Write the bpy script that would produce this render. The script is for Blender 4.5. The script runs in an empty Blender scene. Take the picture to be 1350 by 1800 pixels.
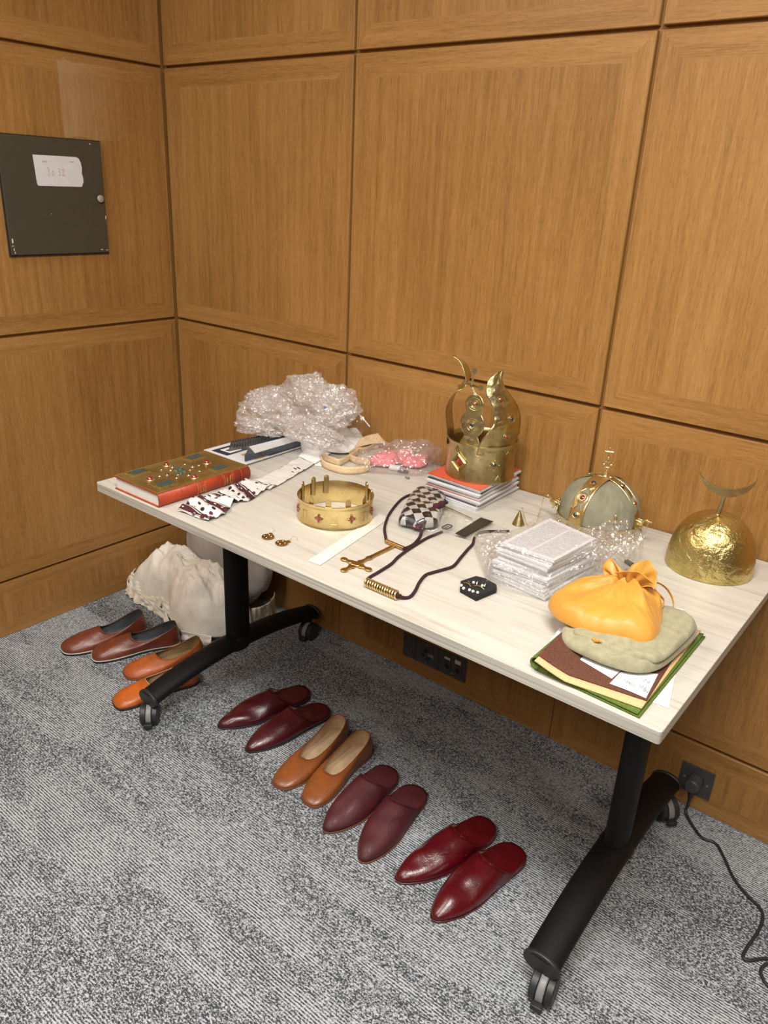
import bpy, bmesh, math, random
from mathutils import Vector, Matrix, noise
random.seed(7)
sc = bpy.context.scene
COL = sc.collection
R = math.radians
PI = math.pi

# ------------------------------------------------------------------ camera
FPX, YAW, PITCH, ROLL = 1364.0, R(37.705), R(22.594), R(2.8397)
CAM = Vector((2.4055, -1.805, 1.4813))
fwd = Vector((-math.sin(YAW)*math.cos(PITCH), math.cos(YAW)*math.cos(PITCH), -math.sin(PITCH)))
rgt = Vector((math.cos(YAW), math.sin(YAW), 0))
upv = rgt.cross(fwd)
r2 = rgt*math.cos(ROLL)+upv*math.sin(ROLL)
u2 = upv*math.cos(ROLL)-rgt*math.sin(ROLL)
cd = bpy.data.cameras.new('camera'); cam = bpy.data.objects.new('camera', cd); COL.objects.link(cam)
cd.sensor_fit = 'HORIZONTAL'; cd.sensor_width = 36.0; cd.lens = 36.0*FPX/1350.0; cd.clip_start = 0.02
cam.matrix_world = Matrix(((r2.x, u2.x, -fwd.x, CAM.x), (r2.y, u2.y, -fwd.y, CAM.y), (r2.z, u2.z, -fwd.z, CAM.z), (0, 0, 0, 1)))
sc.camera = cam

# ------------------------------------------------------------------ world, lights, exposure
w = bpy.data.worlds.new('world'); sc.world = w; w.use_nodes = True
w.node_tree.nodes['Background'].inputs[0].default_value = (1, 0.95, 0.88, 1)
w.node_tree.nodes['Background'].inputs[1].default_value = 0.02
def area(name, loc, size, power, col=(1, 0.955, 0.89), target=None):
    l = bpy.data.lights.new(name, 'AREA'); l.shape = 'RECTANGLE'; l.size, l.size_y = size
    l.energy = power; l.color = col
    o = bpy.data.objects.new(name, l); COL.objects.link(o); o.location = loc
    return o
area('ceiling_lamp_near', (2.3, -1.55, 2.66), (1.1, 0.5), 44)
area('ceiling_lamp_middle', (2.3, -3.1, 2.66), (1.2, 0.6), 30)
area('ceiling_lamp_left', (0.6, -1.9, 2.66), (0.6, 0.6), 19)
area('ceiling_lamp_right', (4.0, -1.8, 2.66), (0.6, 0.6), 10)
sc.view_settings.view_transform = 'Standard'; sc.view_settings.look = 'None'
sc.view_settings.gamma = 1; sc.view_settings.use_curve_mapping = False
sc.view_settings.exposure = 0.74
try:
    sc.cycles.transparent_max_bounces = 24; sc.cycles.max_bounces = 8
except Exception: pass

# ------------------------------------------------------------------ helpers
def ray(x, y): return fwd + r2*((x-675)/FPX) - u2*((y-900)/FPX)
def onz(x, y, z=0.74):
    d = ray(x, y); t = (z-CAM.z)/d.z; return CAM+d*t
def ony(x, y, Y=0.0):
    d = ray(x, y); t = (Y-CAM.y)/d.y; return CAM+d*t
def V(*a): return Vector(a)

class MB:
    def __init__(s): s.v = []; s.f = []; s.uv = []; s.mi = []; s.m = 0
    def add(s, vs, fs, uvs=None):
        b = len(s.v); s.v += [Vector(p) for p in vs]; s.uv += list(uvs) if uvs else [(0, 0)]*len(vs)
        s.f += [tuple(i+b for i in f) for f in fs]; s.mi += [s.m]*len(fs); return s
    def box(s, c, d, rz=0, M=None):
        c = Vector(c); hx, hy, hz = d[0]/2, d[1]/2, d[2]/2
        m = M if M is not None else Matrix.Rotation(rz, 3, 'Z')
        vs = [c+m@Vector((x, y, z)) for z in (-hz, hz) for x, y in ((-hx, -hy), (hx, -hy), (hx, hy), (-hx, hy))]
        return s.add(vs, [(3, 2, 1, 0), (4, 5, 6, 7), (0, 1, 5, 4), (1, 2, 6, 5), (2, 3, 7, 6), (3, 0, 4, 7)])
    def frame(s, d):
        d = Vector(d).normalized(); a = Vector((0, 0, 1)) if abs(d.z) < 0.9 else Vector((1, 0, 0))
        x = a.cross(d).normalized(); y = d.cross(x); return x, y, d
    def cyl(s, p0, p1, r0, r1=None, n=20, caps=True):
        p0, p1 = Vector(p0), Vector(p1); r1 = r0 if r1 is None else r1
        x, y, d = s.frame(p1-p0); vs = []
        for p, r in ((p0, r0), (p1, r1)):
            vs += [p+(x*math.cos(2*PI*i/n)+y*math.sin(2*PI*i/n))*r for i in range(n)]
        fs = [(i, (i+1) % n, n+(i+1) % n, n+i) for i in range(n)]
        if caps: fs += [tuple(range(n-1, -1, -1)), tuple(range(n, 2*n))]
        return s.add(vs, fs)
    def tube(s, path, r, n=10, closed=False, caps=True, sx=1.0, sy=1.0, up=None):
        path = [Vector(p) for p in path]; k = len(path); vs = []; px = None
        for i, p in enumerate(path):
            a = path[(i-1) % k] if closed or i > 0 else p
            b = path[(i+1) % k] if closed or i < k-1 else p
            d = (b-a).normalized()
            if up is not None: x = Vector(up).cross(d).normalized()
            elif px is None: x = s.frame(d)[0]
            else:
                x = (px-d*px.dot(d)); x = x.normalized() if x.length > 1e-6 else s.frame(d)[0]
            px = x; y = d.cross(x)
            rr = r[i] if isinstance(r, (list, tuple)) else r
            vs += [p+x*math.cos(2*PI*j/n)*rr*sx+y*math.sin(2*PI*j/n)*rr*sy for j in range(n)]
        fs = []; m = k if closed else k-1
        for i in range(m):
            for j in range(n):
                a = i*n; b = ((i+1) % k)*n
                fs.append((a+j, a+(j+1) % n, b+(j+1) % n, b+j))
        if caps and not closed: fs += [tuple(range(n-1, -1, -1)), tuple(range((k-1)*n, k*n))]
        return s.add(vs, fs)
    def lathe(s, prof, c=(0, 0, 0), n=40, sx=1, sy=1, M=None, closed=False):
        c = Vector(c); vs = []; m = M if M is not None else Matrix.Identity(3)
        for r, z in prof:
            vs += [c+m@Vector((r*math.cos(2*PI*i/n)*sx, r*math.sin(2*PI*i/n)*sy, z)) for i in range(n)]
        k = len(prof); fs = []
        for j in range(k if closed else k-1):
            a = j*n; b = ((j+1) % k)*n
            fs += [(a+i, a+(i+1) % n, b+(i+1) % n, b+i) for i in range(n)]
        if not closed:
            if prof[0][0] > 1e-6: fs.append(tuple(range(n-1, -1, -1)))
            if prof[-1][0] > 1e-6: fs.append(tuple(range((k-1)*n, k*n)))
        return s.add(vs, fs)
    def ball(s, c, r, sc3=(1, 1, 1), nu=16, nv=10, M=None, fn=None):
        c = Vector(c); vs = []; m = M if M is not None else Matrix.Identity(3)
        for j in range(nv+1):
            t = PI*j/nv
            for i in range(nu):
                a = 2*PI*i/nu
                d = Vector((math.sin(t)*math.cos(a), math.sin(t)*math.sin(a), math.cos(t)))
                k = fn(d) if fn else 1
                vs.append(c+m@Vector((d.x*sc3[0], d.y*sc3[1], d.z*sc3[2]))*r*k)
        fs = [(j*nu+i, (j+1)*nu+i, (j+1)*nu+(i+1) % nu, j*nu+(i+1) % nu) for j in range(nv) for i in range(nu)]
        return s.add(vs, fs)
    def grid(s, nu, nv, fn, closeu=False, uvs=(1, 1)):
        vs = []; uv = []
        for j in range(nv+1):
            for i in range(nu if closeu else nu+1):
                u, v = i/nu, j/nv; vs.append(Vector(fn(u, v))); uv.append((u*uvs[0], v*uvs[1]))
        w_ = nu if closeu else nu+1; fs = []
        for j in range(nv):
            for i in range(nu):
                fs.append((j*w_+i, j*w_+(i+1) % w_, (j+1)*w_+(i+1) % w_, (j+1)*w_+i))
        return s.add(vs, fs, uv)
    def prism(s, pts, z0, z1):
        n = len(pts); vs = [(p[0], p[1], z0) for p in pts]+[(p[0], p[1], z1) for p in pts]
        fs = [tuple(range(n-1, -1, -1)), tuple(range(n, 2*n))]+[(i, (i+1) % n, n+(i+1) % n, n+i) for i in range(n)]
        return s.add(vs, fs)
    def slab(s, quad, h):                                   # quad of 3D points, extruded by vector h
        q = [Vector(p) for p in quad]; n = len(q); h = Vector(h)
        return s.add(q+[p+h for p in q], [tuple(range(n-1, -1, -1)), tuple(range(n, 2*n))]+[(i, (i+1) % n, n+(i+1) % n, n+i) for i in range(n)],
                     ([(0, 0), (1, 0), (1, 1), (0, 1)]*2 if n == 4 else None))
    def torus(s, c, R_, r, M=None, n=24, k=8):
        m = M if M is not None else Matrix.Identity(3)
        return s.tube([Vector(c)+m@Vector((R_*math.cos(2*PI*i/n), R_*math.sin(2*PI*i/n), 0)) for i in range(n)], r, n=k, closed=True)
    def build(s, name, mat, root=None, smooth=True, angle=35, bevel=None, solid=None, sub=0, loc=None, offset=-1, weld=False, fixn=True):
        me = bpy.data.meshes.new(name)
        org = Vector(loc) if loc is not None else (Vector(root['_o']) if root is not None else Vector((0, 0, 0)))
        me.from_pydata([p-org for p in s.v], [], s.f)
        uvl = me.uv_layers.new(name='UVMap')
        for l in me.loops: uvl.data[l.index].uv = s.uv[l.vertex_index]
        mats = mat if isinstance(mat, (list, tuple)) else [mat]
        for m_ in mats: me.materials.append(m_)
        if len(mats) > 1:
            for p, i in zip(me.polygons, s.mi): p.material_index = i
        if weld or fixn:
            bm = bmesh.new(); bm.from_mesh(me)
            if weld: bmesh.ops.remove_doubles(bm, verts=bm.verts, dist=1e-6)
            if fixn: bmesh.ops.recalc_face_normals(bm, faces=bm.faces)
            bm.to_mesh(me); bm.free()
        if smooth:
            me.shade_smooth()
            if angle: me.set_sharp_from_angle(angle=R(angle))
        o = bpy.data.objects.new(name, me); COL.objects.link(o)
        if loc is not None and root is None: o.location = loc
        if root is not None:
            o.parent = root
            if loc is not None:
                o.location = Vector(loc)-Vector(root['_o'])
            o['_o'] = list(org)
        if bevel:
            b = o.modifiers.new('bevel', 'BEVEL'); b.width = bevel; b.segments = 2; b.limit_method = 'ANGLE'; b.angle_limit = R(40)
        if solid:
            b = o.modifiers.new('thickness', 'SOLIDIFY'); b.thickness = solid; b.offset = offset
        if sub:
            b = o.modifiers.new('subdivision', 'SUBSURF'); b.levels = sub; b.render_levels = sub
        return o

def empty(name, loc, label=None, cat=None, group=None):
    o = bpy.data.objects.new(name, None); COL.objects.link(o); o.location = loc; o['_o'] = list(loc)
    o.empty_display_size = 0.05
    if label: tag(o, label, cat, group)
    return o
def tag(o, label, cat, group=None, kind=None):
    o['label'] = label; o['category'] = cat
    if group: o['group'] = group
    if kind: o['kind'] = kind
    return o
def struct(o): o['kind'] = 'structure'; return o
def smooth_path(pts, k=6, closed=False):
    pts = [Vector(p) for p in pts]; n = len(pts); out = []
    rng = range(n) if closed else range(n-1)
    for i in rng:
        if closed: p0, p1, p2, p3 = pts[(i-1) % n], pts[i], pts[(i+1) % n], pts[(i+2) % n]
        else: p0, p1, p2, p3 = pts[max(i-1, 0)], pts[i], pts[i+1], pts[min(i+2, n-1)]
        for j in range(k):
            t = j/k
            out.append(0.5*((2*p1)+(-p0+p2)*t+(2*p0-5*p1+4*p2-p3)*t*t+(-p0+3*p1-3*p2+p3)*t**3))
    if not closed: out.append(pts[-1])
    return out
def ridge(p, s, o=3):
    v = 0; a = 1; t = 0; q = Vector(p)*s
    for i in range(o):
        v += a*(1-2*abs(noise.noise(q))); t += a; a *= 0.5; q = q*2.03+Vector((3.1, 7.7, 1.3))
    return v/t
def fbm(p, s, o=3):
    v = 0; a = 1; q = Vector(p)*s
    for i in range(o): v += a*noise.noise(q); a *= 0.5; q = q*2.1+Vector((5.2, 1.3, 8.1))
    return v

# ------------------------------------------------------------------ materials
def mat(name):
    m = bpy.data.materials.new(name); m.use_nodes = True; nt = m.node_tree
    return m, nt, nt.nodes['Principled BSDF']
def nd(nt, t, **k):
    n = nt.nodes.new(t)
    for a, b in k.items():
        if a.startswith('i_'):
            key = a[2:]; n.inputs[int(key) if key.isdigit() else key.replace('_', ' ')].default_value = b
        else: setattr(n, a, b)
    return n
def ramp(nt, fac, stops, interp='LINEAR'):
    r = nt.nodes.new('ShaderNodeValToRGB'); r.color_ramp.interpolation = interp
    e = r.color_ramp.elements
    while len(e) > 1: e.remove(e[-1])
    e[0].position = stops[0][0]; e[0].color = (*stops[0][1], 1)
    for p, c in stops[1:]:
        x = e.new(p); x.color = (*c, 1)
    nt.links.new(fac, r.inputs[0]); return r.outputs[0]
def coords(nt, kind='Object', scale=(1, 1, 1), loc=(0, 0, 0), rot=(0, 0, 0)):
    tc = nt.nodes.new('ShaderNodeTexCoord'); mp = nt.nodes.new('ShaderNodeMapping')
    mp.inputs['Scale'].default_value = scale; mp.inputs['Location'].default_value = loc; mp.inputs['Rotation'].default_value = rot
    nt.links.new(tc.outputs[kind], mp.inputs[0]); return mp.outputs[0]
def noi(nt, vec, scale, detail=3, rough=0.5, dist=0):
    n = nt.nodes.new('ShaderNodeTexNoise'); n.inputs['Scale'].default_value = scale
    n.inputs['Detail'].default_value = detail; n.inputs['Roughness'].default_value = rough; n.inputs['Distortion'].default_value = dist
    nt.links.new(vec, n.inputs['Vector']); return n.outputs[0]
def mth(nt, op, a, b=None, c=None, clamp=False):
    n = nt.nodes.new('ShaderNodeMath'); n.operation = op; n.use_clamp = clamp
    for i, x in enumerate((a, b, c)):
        if x is None: continue
        if isinstance(x, (int, float)): n.inputs[i].default_value = x
        else: nt.links.new(x, n.inputs[i])
    return n.outputs[0]
def mixc(nt, f, a, b, mode='MIX'):
    n = nt.nodes.new('ShaderNodeMix'); n.data_type = 'RGBA'; n.blend_type = mode
    if isinstance(f, (int, float)): n.inputs[0].default_value = f
    else: nt.links.new(f, n.inputs[0])
    for i, x in ((6, a), (7, b)):
        if isinstance(x, tuple): n.inputs[i].default_value = (*x, 1)
        else: nt.links.new(x, n.inputs[i])
    return n.outputs[2]
def bump(nt, bs, h, strength=0.3, dist=0.002):
    b = nt.nodes.new('ShaderNodeBump'); b.inputs['Strength'].default_value = strength; b.inputs['Distance'].default_value = dist
    nt.links.new(h, b.inputs['Height']); nt.links.new(b.outputs[0], bs.inputs['Normal']); return b
def plain(name, col, rough=0.5, metal=0.0, nscale=40, namp=0.12, bstr=0.0, bscale=200, bdist=0.001, coat=0, sheen=0, spec=None):
    m, nt, bs = mat(name); v = coords(nt)
    n = noi(nt, v, nscale, 3)
    lo = tuple(max(0, c*(1-namp)) for c in col); hi = tuple(min(1, c*(1+namp)) for c in col)
    nt.links.new(ramp(nt, n, [(0.3, lo), (0.7, hi)]), bs.inputs['Base Color'])
    bs.inputs['Roughness'].default_value = rough; bs.inputs['Metallic'].default_value = metal
    if bstr: bump(nt, bs, noi(nt, v, bscale, 4, 0.6), bstr, bdist)
    if coat: bs.inputs['Coat Weight'].default_value = coat; bs.inputs['Coat Roughness'].default_value = 0.2
    if sheen: bs.inputs['Sheen Weight'].default_value = sheen
    if spec is not None: bs.inputs['Specular IOR Level'].default_value = spec
    return m

# wood veneer, grain along V of the UV map (metres)
def wood(name, dark, mid, light):
    m, nt, bs = mat(name)
    uv = coords(nt, 'UV')
    def sc_(sx, sy):
        mp = nt.nodes.new('ShaderNodeMapping'); mp.inputs['Scale'].default_value = (sx, sy, 1); nt.links.new(uv, mp.inputs[0]); return mp.outputs[0]
    g1 = noi(nt, sc_(55, 1.6), 1, 4, 0.6, 0.4)
    g2 = noi(nt, sc_(420, 16), 1, 3, 0.7, 0.3)
    g3 = noi(nt, sc_(2.5, 1.2), 1, 2, 0.5)
    g4 = noi(nt, sc_(900, 45), 1, 2, 0.6)
    f = mth(nt, 'ADD', mth(nt, 'MULTIPLY', g1, 0.34), mth(nt, 'MULTIPLY', g2, 0.41))
    f = mth(nt, 'ADD', f, mth(nt, 'MULTIPLY', g3, 0.25))
    c = ramp(nt, f, [(0.38, dark), (0.5, mid), (0.62, light)])
    pores = ramp(nt, g4, [(0.30, (0.72, 0.62, 0.5)), (0.46, (1, 1, 1))])
    c = mixc(nt, 0.8, c, pores, 'MULTIPLY')
    nt.links.new(c, bs.inputs['Base Color'])
    bs.inputs['Roughness'].default_value = 0.42; bs.inputs['Specular IOR Level'].default_value = 0.35
    bump(nt, bs, g2, 0.12, 0.001)
    return m
WOOD = wood('oak_veneer', (0.225, 0.108, 0.028), (0.330, 0.165, 0.047), (0.405, 0.218, 0.070))

def carpet_mat():
    m, nt, bs = mat('carpet')
    v = coords(nt)
    sep = nt.nodes.new('ShaderNodeSeparateXYZ'); nt.links.new(v, sep.inputs[0])
    row = mth(nt, 'FLOOR', mth(nt, 'MULTIPLY', sep.outputs[1], 2.0))
    comb = nt.nodes.new('ShaderNodeCombineXYZ')
    nt.links.new(mth(nt, 'ADD', sep.outputs[0], mth(nt, 'MULTIPLY', row, 0.37)), comb.inputs[0]); nt.links.new(sep.outputs[1], comb.inputs[1]); nt.links.new(mth(nt, 'MULTIPLY', row, 0.23), comb.inputs[2])
    def mp(scale, src=comb.outputs[0]):
        q = nt.nodes.new('ShaderNodeMapping'); q.inputs['Scale'].default_value = scale; nt.links.new(src, q.inputs[0]); return q.outputs[0]
    big = noi(nt, mp((1.7, 4.6, 1)), 1, 6, 0.66, 0.5)
    reg = ramp(nt, big, [(0.45, (0, 0, 0)), (0.57, (1, 1, 1))])
    big2 = noi(nt, mp((4.5, 9, 1)), 1, 4, 0.6, 0.3)
    dark = ramp(nt, big2, [(0.36, (1, 1, 1)), (0.48, (0, 0, 0))])
    spk = noi(nt, mp((240, 290, 1)), 1, 1.5, 0.6, 0.8)
    dash = noi(nt, mp((120, 400, 1)), 1, 1.5, 0.6)
    ln = mth(nt, 'SINE', mth(nt, 'MULTIPLY', sep.outputs[1], 2*PI/0.0062))
    a = mth(nt, 'MULTIPLY', mth(nt, 'SUBTRACT', spk, 0.5), mth(nt, 'SUBTRACT', 3.4, mth(nt, 'MULTIPLY', reg, 1.6)))
    a = mth(nt, 'ADD', a, mth(nt, 'MULTIPLY', mth(nt, 'SUBTRACT', dash, 0.5), 1.6))
    a = mth(nt, 'ADD', a, mth(nt, 'MULTIPLY', ln, mth(nt, 'ADD', 0.10, mth(nt, 'MULTIPLY', reg, 0.34))))
    a = mth(nt, 'ADD', a, mth(nt, 'SUBTRACT', mth(nt, 'MULTIPLY', reg, 0.20), mth(nt, 'MULTIPLY', dark, 0.14)))
    a = mth(nt, 'ADD', a, 0.47, clamp=True)
    c = ramp(nt, a, [(0.18, (0.046, 0.050, 0.058)), (0.42, (0.140, 0.150, 0.166)), (0.62, (0.265, 0.285, 0.305)), (0.88, (0.465, 0.495, 0.52))])
    nt.links.new(c, bs.inputs['Base Color']); bs.inputs['Roughness'].default_value = 0.95; bs.inputs['Specular IOR Level'].default_value = 0.1
    bump(nt, bs, a, 0.5, 0.002)
    return m
CARPET = carpet_mat()

def laminate_mat():
    m, nt, bs = mat('whitewashed_laminate')
    v = coords(nt, 'Object', (1.4, 24, 24)); v2 = coords(nt, 'Object', (4, 130, 130))
    g = noi(nt, v, 1.6, 5, 0.6, 1.2); g2 = noi(nt, v2, 1, 3, 0.6)
    f = mth(nt, 'ADD', mth(nt, 'MULTIPLY', g, 0.7), mth(nt, 'MULTIPLY', g2, 0.3))
    c = ramp(nt, f, [(0.33, (0.40, 0.37, 0.315)), (0.45, (0.515, 0.49, 0.435)), (0.6, (0.57, 0.55, 0.495))])
    nt.links.new(c, bs.inputs['Base Color']); bs.inputs['Roughness'].default_value = 0.42; bs.inputs['Specular IOR Level'].default_value = 0.4
    return m
LAM = laminate_mat()
def laminate_edge():
    m, nt, bs = mat('laminate_edge'); v = coords(nt, 'Object', (1.5, 1.5, 160))
    c = ramp(nt, noi(nt, v, 1.5, 3), [(0.35, (0.34, 0.32, 0.275)), (0.6, (0.50, 0.475, 0.415))])
    nt.links.new(c, bs.inputs['Base Color']); bs.inputs['Roughness'].default_value = 0.5; return m
LEDGE = laminate_edge()

def gold(name, c1, c2, rough=0.28, bstr=0.5, bscale=45, dist=0.004, fine=260, patina=(0.20, 0.13, 0.04), pat=0.5):
    m, nt, bs = mat(name); v = coords(nt)
    n = noi(nt, v, bscale, 4, 0.55, 0.6); n2 = noi(nt, v, 14, 4, 0.65); n3 = noi(nt, v, fine, 2)
    c = ramp(nt, n2, [(0.3, c2), (0.6, c1)])
    p = ramp(nt, noi(nt, v, 38, 5, 0.7), [(0.56, (0, 0, 0)), (0.78, (pat, pat, pat))])
    c = mixc(nt, p, c, patina)
    nt.links.new(c, bs.inputs['Base Color']); bs.inputs['Metallic'].default_value = 1.0
    rr = ramp(nt, n2, [(0.3, (rough*1.35,)*3), (0.7, (rough*0.8,)*3)])
    nt.links.new(rr, bs.inputs['Roughness'])
    h = mth(nt, 'ADD', n, mth(nt, 'MULTIPLY', n3, 0.15))
    bump(nt, bs, h, bstr, dist)
    return m
G_HELM = gold('hammered_brass', (0.70, 0.58, 0.25), (0.50, 0.39, 0.13), 0.30, 0.8, 42, 0.006, pat=0.8)
G_TALL = gold('aged_brass', (0.58, 0.49, 0.26), (0.42, 0.34, 0.15), 0.30, 0.35, 30, 0.003, pat=0.55)
G_PETAL = gold('crumpled_brass', (0.62, 0.53, 0.28), (0.46, 0.38, 0.17), 0.30, 0.45, 34, 0.003, pat=0.4)
G_RING = gold('polished_brass', (0.80, 0.64, 0.32), (0.66, 0.50, 0.21), 0.30, 0.25, 60, 0.002, pat=0.35)
G_DARK = gold('dark_brass', (0.42, 0.33, 0.15), (0.30, 0.22, 0.09), 0.33, 0.3, 60, 0.002)
G_PEND = gold('antique_gold_alloy', (0.62, 0.43, 0.17), (0.42, 0.27, 0.09), 0.32, 0.25, 90, 0.001)
G_BOOK = gold('book_brass', (0.58, 0.46, 0.20), (0.46, 0.35, 0.13), 0.45, 0.25, 25, 0.002, pat=0.2)
G_LITE = gold('light_gold_wire', (0.90, 0.80, 0.50), (0.72, 0.60, 0.32), 0.25, 0.1, 60, 0.001, pat=0.1)
def gemmat(name, col, rough=0.08):
    m, nt, bs = mat(name); v = coords(nt)
    nt.links.new(ramp(nt, noi(nt, v, 120, 2), [(0.3, tuple(c*0.6 for c in col)), (0.7, col)]), bs.inputs['Base Color'])
    bs.inputs['Roughness'].default_value = rough; bs.inputs['Coat Weight'].default_value = 1; bs.inputs['Coat Roughness'].default_value = 0.03
    bs.inputs['Specular IOR Level'].default_value = 0.8; return m
RUBY = gemmat('ruby_glass', (0.25, 0.02, 0.012)); TEAL = gemmat('teal_glass', (0.02, 0.10, 0.105), 0.2)
DGREEN = gemmat('green_glass', (0.01, 0.06, 0.045)); PEARL = gemmat('white_pearl', (0.85, 0.85, 0.84), 0.2); ONYX = gemmat('dark_glass', (0.012, 0.02, 0.03))
ORANGEGEM = gemmat('amber_glass', (0.32, 0.06, 0.03))

def leather(name, col, rough=0.35, grain=0.15, gs=420, coat=0.2, wrinkle=0.3, var=0.25):
    m, nt, bs = mat(name); v = coords(nt)
    n = noi(nt, v, 22, 4, 0.6)
    nt.links.new(ramp(nt, n, [(0.3, tuple(c*(1-var) for c in col)), (0.7, tuple(min(1, c*(1+var)) for c in col))]), bs.inputs['Base Color'])
    bs.inputs['Roughness'].default_value = rough; bs.inputs['Coat Weight'].default_value = coat; bs.inputs['Coat Roughness'].default_value = 0.25
    vo = nt.nodes.new('ShaderNodeTexVoronoi'); vo.inputs['Scale'].default_value = gs; nt.links.new(v, vo.inputs['Vector'])
    h = mth(nt, 'ADD', mth(nt, 'MULTIPLY', vo.outputs['Distance'], grain), mth(nt, 'MULTIPLY', noi(nt, v, 26, 4, 0.6, 0.8), wrinkle*4))
    bump(nt, bs, h, 0.35, 0.003)
    return m
L_BROWN = leather('red_brown_leather', (0.15, 0.036, 0.017), 0.38)
L_ORANGE = leather('orange_leather', (0.46, 0.105, 0.014), 0.40)
L_ORANGE2 = leather('burnt_orange_leather', (0.36, 0.085, 0.018), 0.45)
L_BURG = leather('dark_burgundy_leather', (0.052, 0.0035, 0.007), 0.30, coat=0.5, wrinkle=0.5)
L_TAN = leather('tan_leather', (0.215, 0.064, 0.015), 0.36, wrinkle=0.1)
L_MATT = leather('grained_burgundy_leather', (0.070, 0.0085, 0.013), 0.50, grain=0.7, gs=900, coat=0.1)
L_RED = leather('glossy_crimson_leather', (0.078, 0.0018, 0.005), 0.28, coat=0.5, wrinkle=0.5)
LIN_GREY = plain('grey_textile_lining', (0.075, 0.08, 0.088), 0.9)
LIN_TAN = plain('beige_leather_lining', (0.48, 0.335, 0.20), 0.7)
LIN_DULL = plain('tan_suede_lining', (0.30, 0.19, 0.09), 0.85)
LIN_WHITE = plain('cream_lining', (0.50, 0.42, 0.32), 0.8)
SOLE_BLK = plain('black_rubber_sole', (0.018, 0.016, 0.015), 0.6)
SOLE_WHT = plain('cream_welt', (0.58, 0.54, 0.46), 0.6)
SOLE_BRN = plain('brown_leather_sole', (0.16, 0.06, 0.03), 0.6)
BLACKM = plain('black_powder_coat', (0.005, 0.005, 0.0055), 0.55, bstr=0.2, bscale=900, spec=0.25)
BLACKP = plain('black_plastic', (0.02, 0.02, 0.021), 0.45)
GREYP = plain('grey_plastic', (0.20, 0.20, 0.205), 0.4)
DGREYP = plain('dark_grey_plastic', (0.055, 0.056, 0.058), 0.5)
STEEL = plain('brushed_steel', (0.50, 0.46, 0.41), 0.45, metal=0.6)
PAPER = plain('white_paper', (0.66, 0.665, 0.68), 0.7, namp=0.03)
PAPERW = plain('warm_white_paper', (0.70, 0.685, 0.64), 0.7, namp=0.03)
CORAL = plain('coral_card', (0.56, 0.095, 0.05), 0.55, namp=0.06)
OLIVEM = plain('olive_grey_paint', (0.055, 0.048, 0.032), 0.5, namp=0.06)
BOOKRED = leather('red_book_leather', (0.37, 0.045, 0.012), 0.5, coat=0.05)
FELT_G = plain('green_felt', (0.095, 0.15, 0.022), 1.0, nscale=300, namp=0.3, bstr=0.5, bscale=900)
FELT_B = plain('beige_felt', (0.66, 0.43, 0.215), 1.0, nscale=300, namp=0.12, bstr=0.4, bscale=900)
FELT_BR = plain('brown_felt', (0.115, 0.042, 0.024), 1.0, nscale=300, namp=0.3, bstr=0.5, bscale=900)
SATIN = plain('mustard_satin', (0.60, 0.285, 0.042), 0.45, namp=0.10, sheen=0.1, nscale=12)
OLIVE = plain('olive_linen', (0.31, 0.295, 0.185), 0.85, nscale=90, bstr=0.25, bscale=500, sheen=0.2)
OLIVE2 = plain('grey_green_velvet', (0.215, 0.205, 0.14), 0.8, nscale=30, bstr=0.15, bscale=300, sheen=0.05)
COTTON = plain('crumpled_white_cotton', (0.85, 0.81, 0.72), 0.9, nscale=20, bstr=0.3, bscale=60, bdist=0.004)
COTTON2 = plain('cream_cotton', (0.80, 0.72, 0.58), 0.9, nscale=20, bstr=0.3, bscale=60, bdist=0.004)
BAGM = plain('pale_mauve_cloth', (0.50, 0.46, 0.43), 0.9, nscale=14)
ELAST = plain('beige_elastic', (0.70, 0.53, 0.33), 0.85, nscale=200, bstr=0.3, bscale=700)
WELAST = plain('white_elastic', (0.80, 0.79, 0.77), 0.85)
PINK = plain('pink_plastic', (0.85, 0.20, 0.24), 0.5, namp=0.3)
CORD = plain('dark_burgundy_cord', (0.032, 0.006, 0.011), 0.8, bstr=0.5, bscale=900)
MAROON = plain('maroon_ribbon', (0.055, 0.010, 0.018), 0.7)
NAVY = plain('navy_card', (0.012, 0.03, 0.065), 0.4)
MUST = plain('mustard_card', (0.42, 0.27, 0.06), 0.5)
BLACKC = plain('black_velvet', (0.012, 0.012, 0.012), 0.9)
INK = plain('grey_ink', (0.15, 0.15, 0.17), 0.7)
PINKINK = plain('faded_red_ink', (0.55, 0.30, 0.28), 0.8)
GILT = plain('gilt_lettering', (0.75, 0.50, 0.20), 0.4, metal=0.6)
WHITEP = plain('chipped_white_primer', (0.72, 0.66, 0.55), 0.7)
WALLP = plain('far_wall_wood', (0.24, 0.13, 0.05), 0.9, namp=0.03)
CEIL = plain('ceiling_paint', (0.78, 0.76, 0.72), 0.9, namp=0.02)

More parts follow.
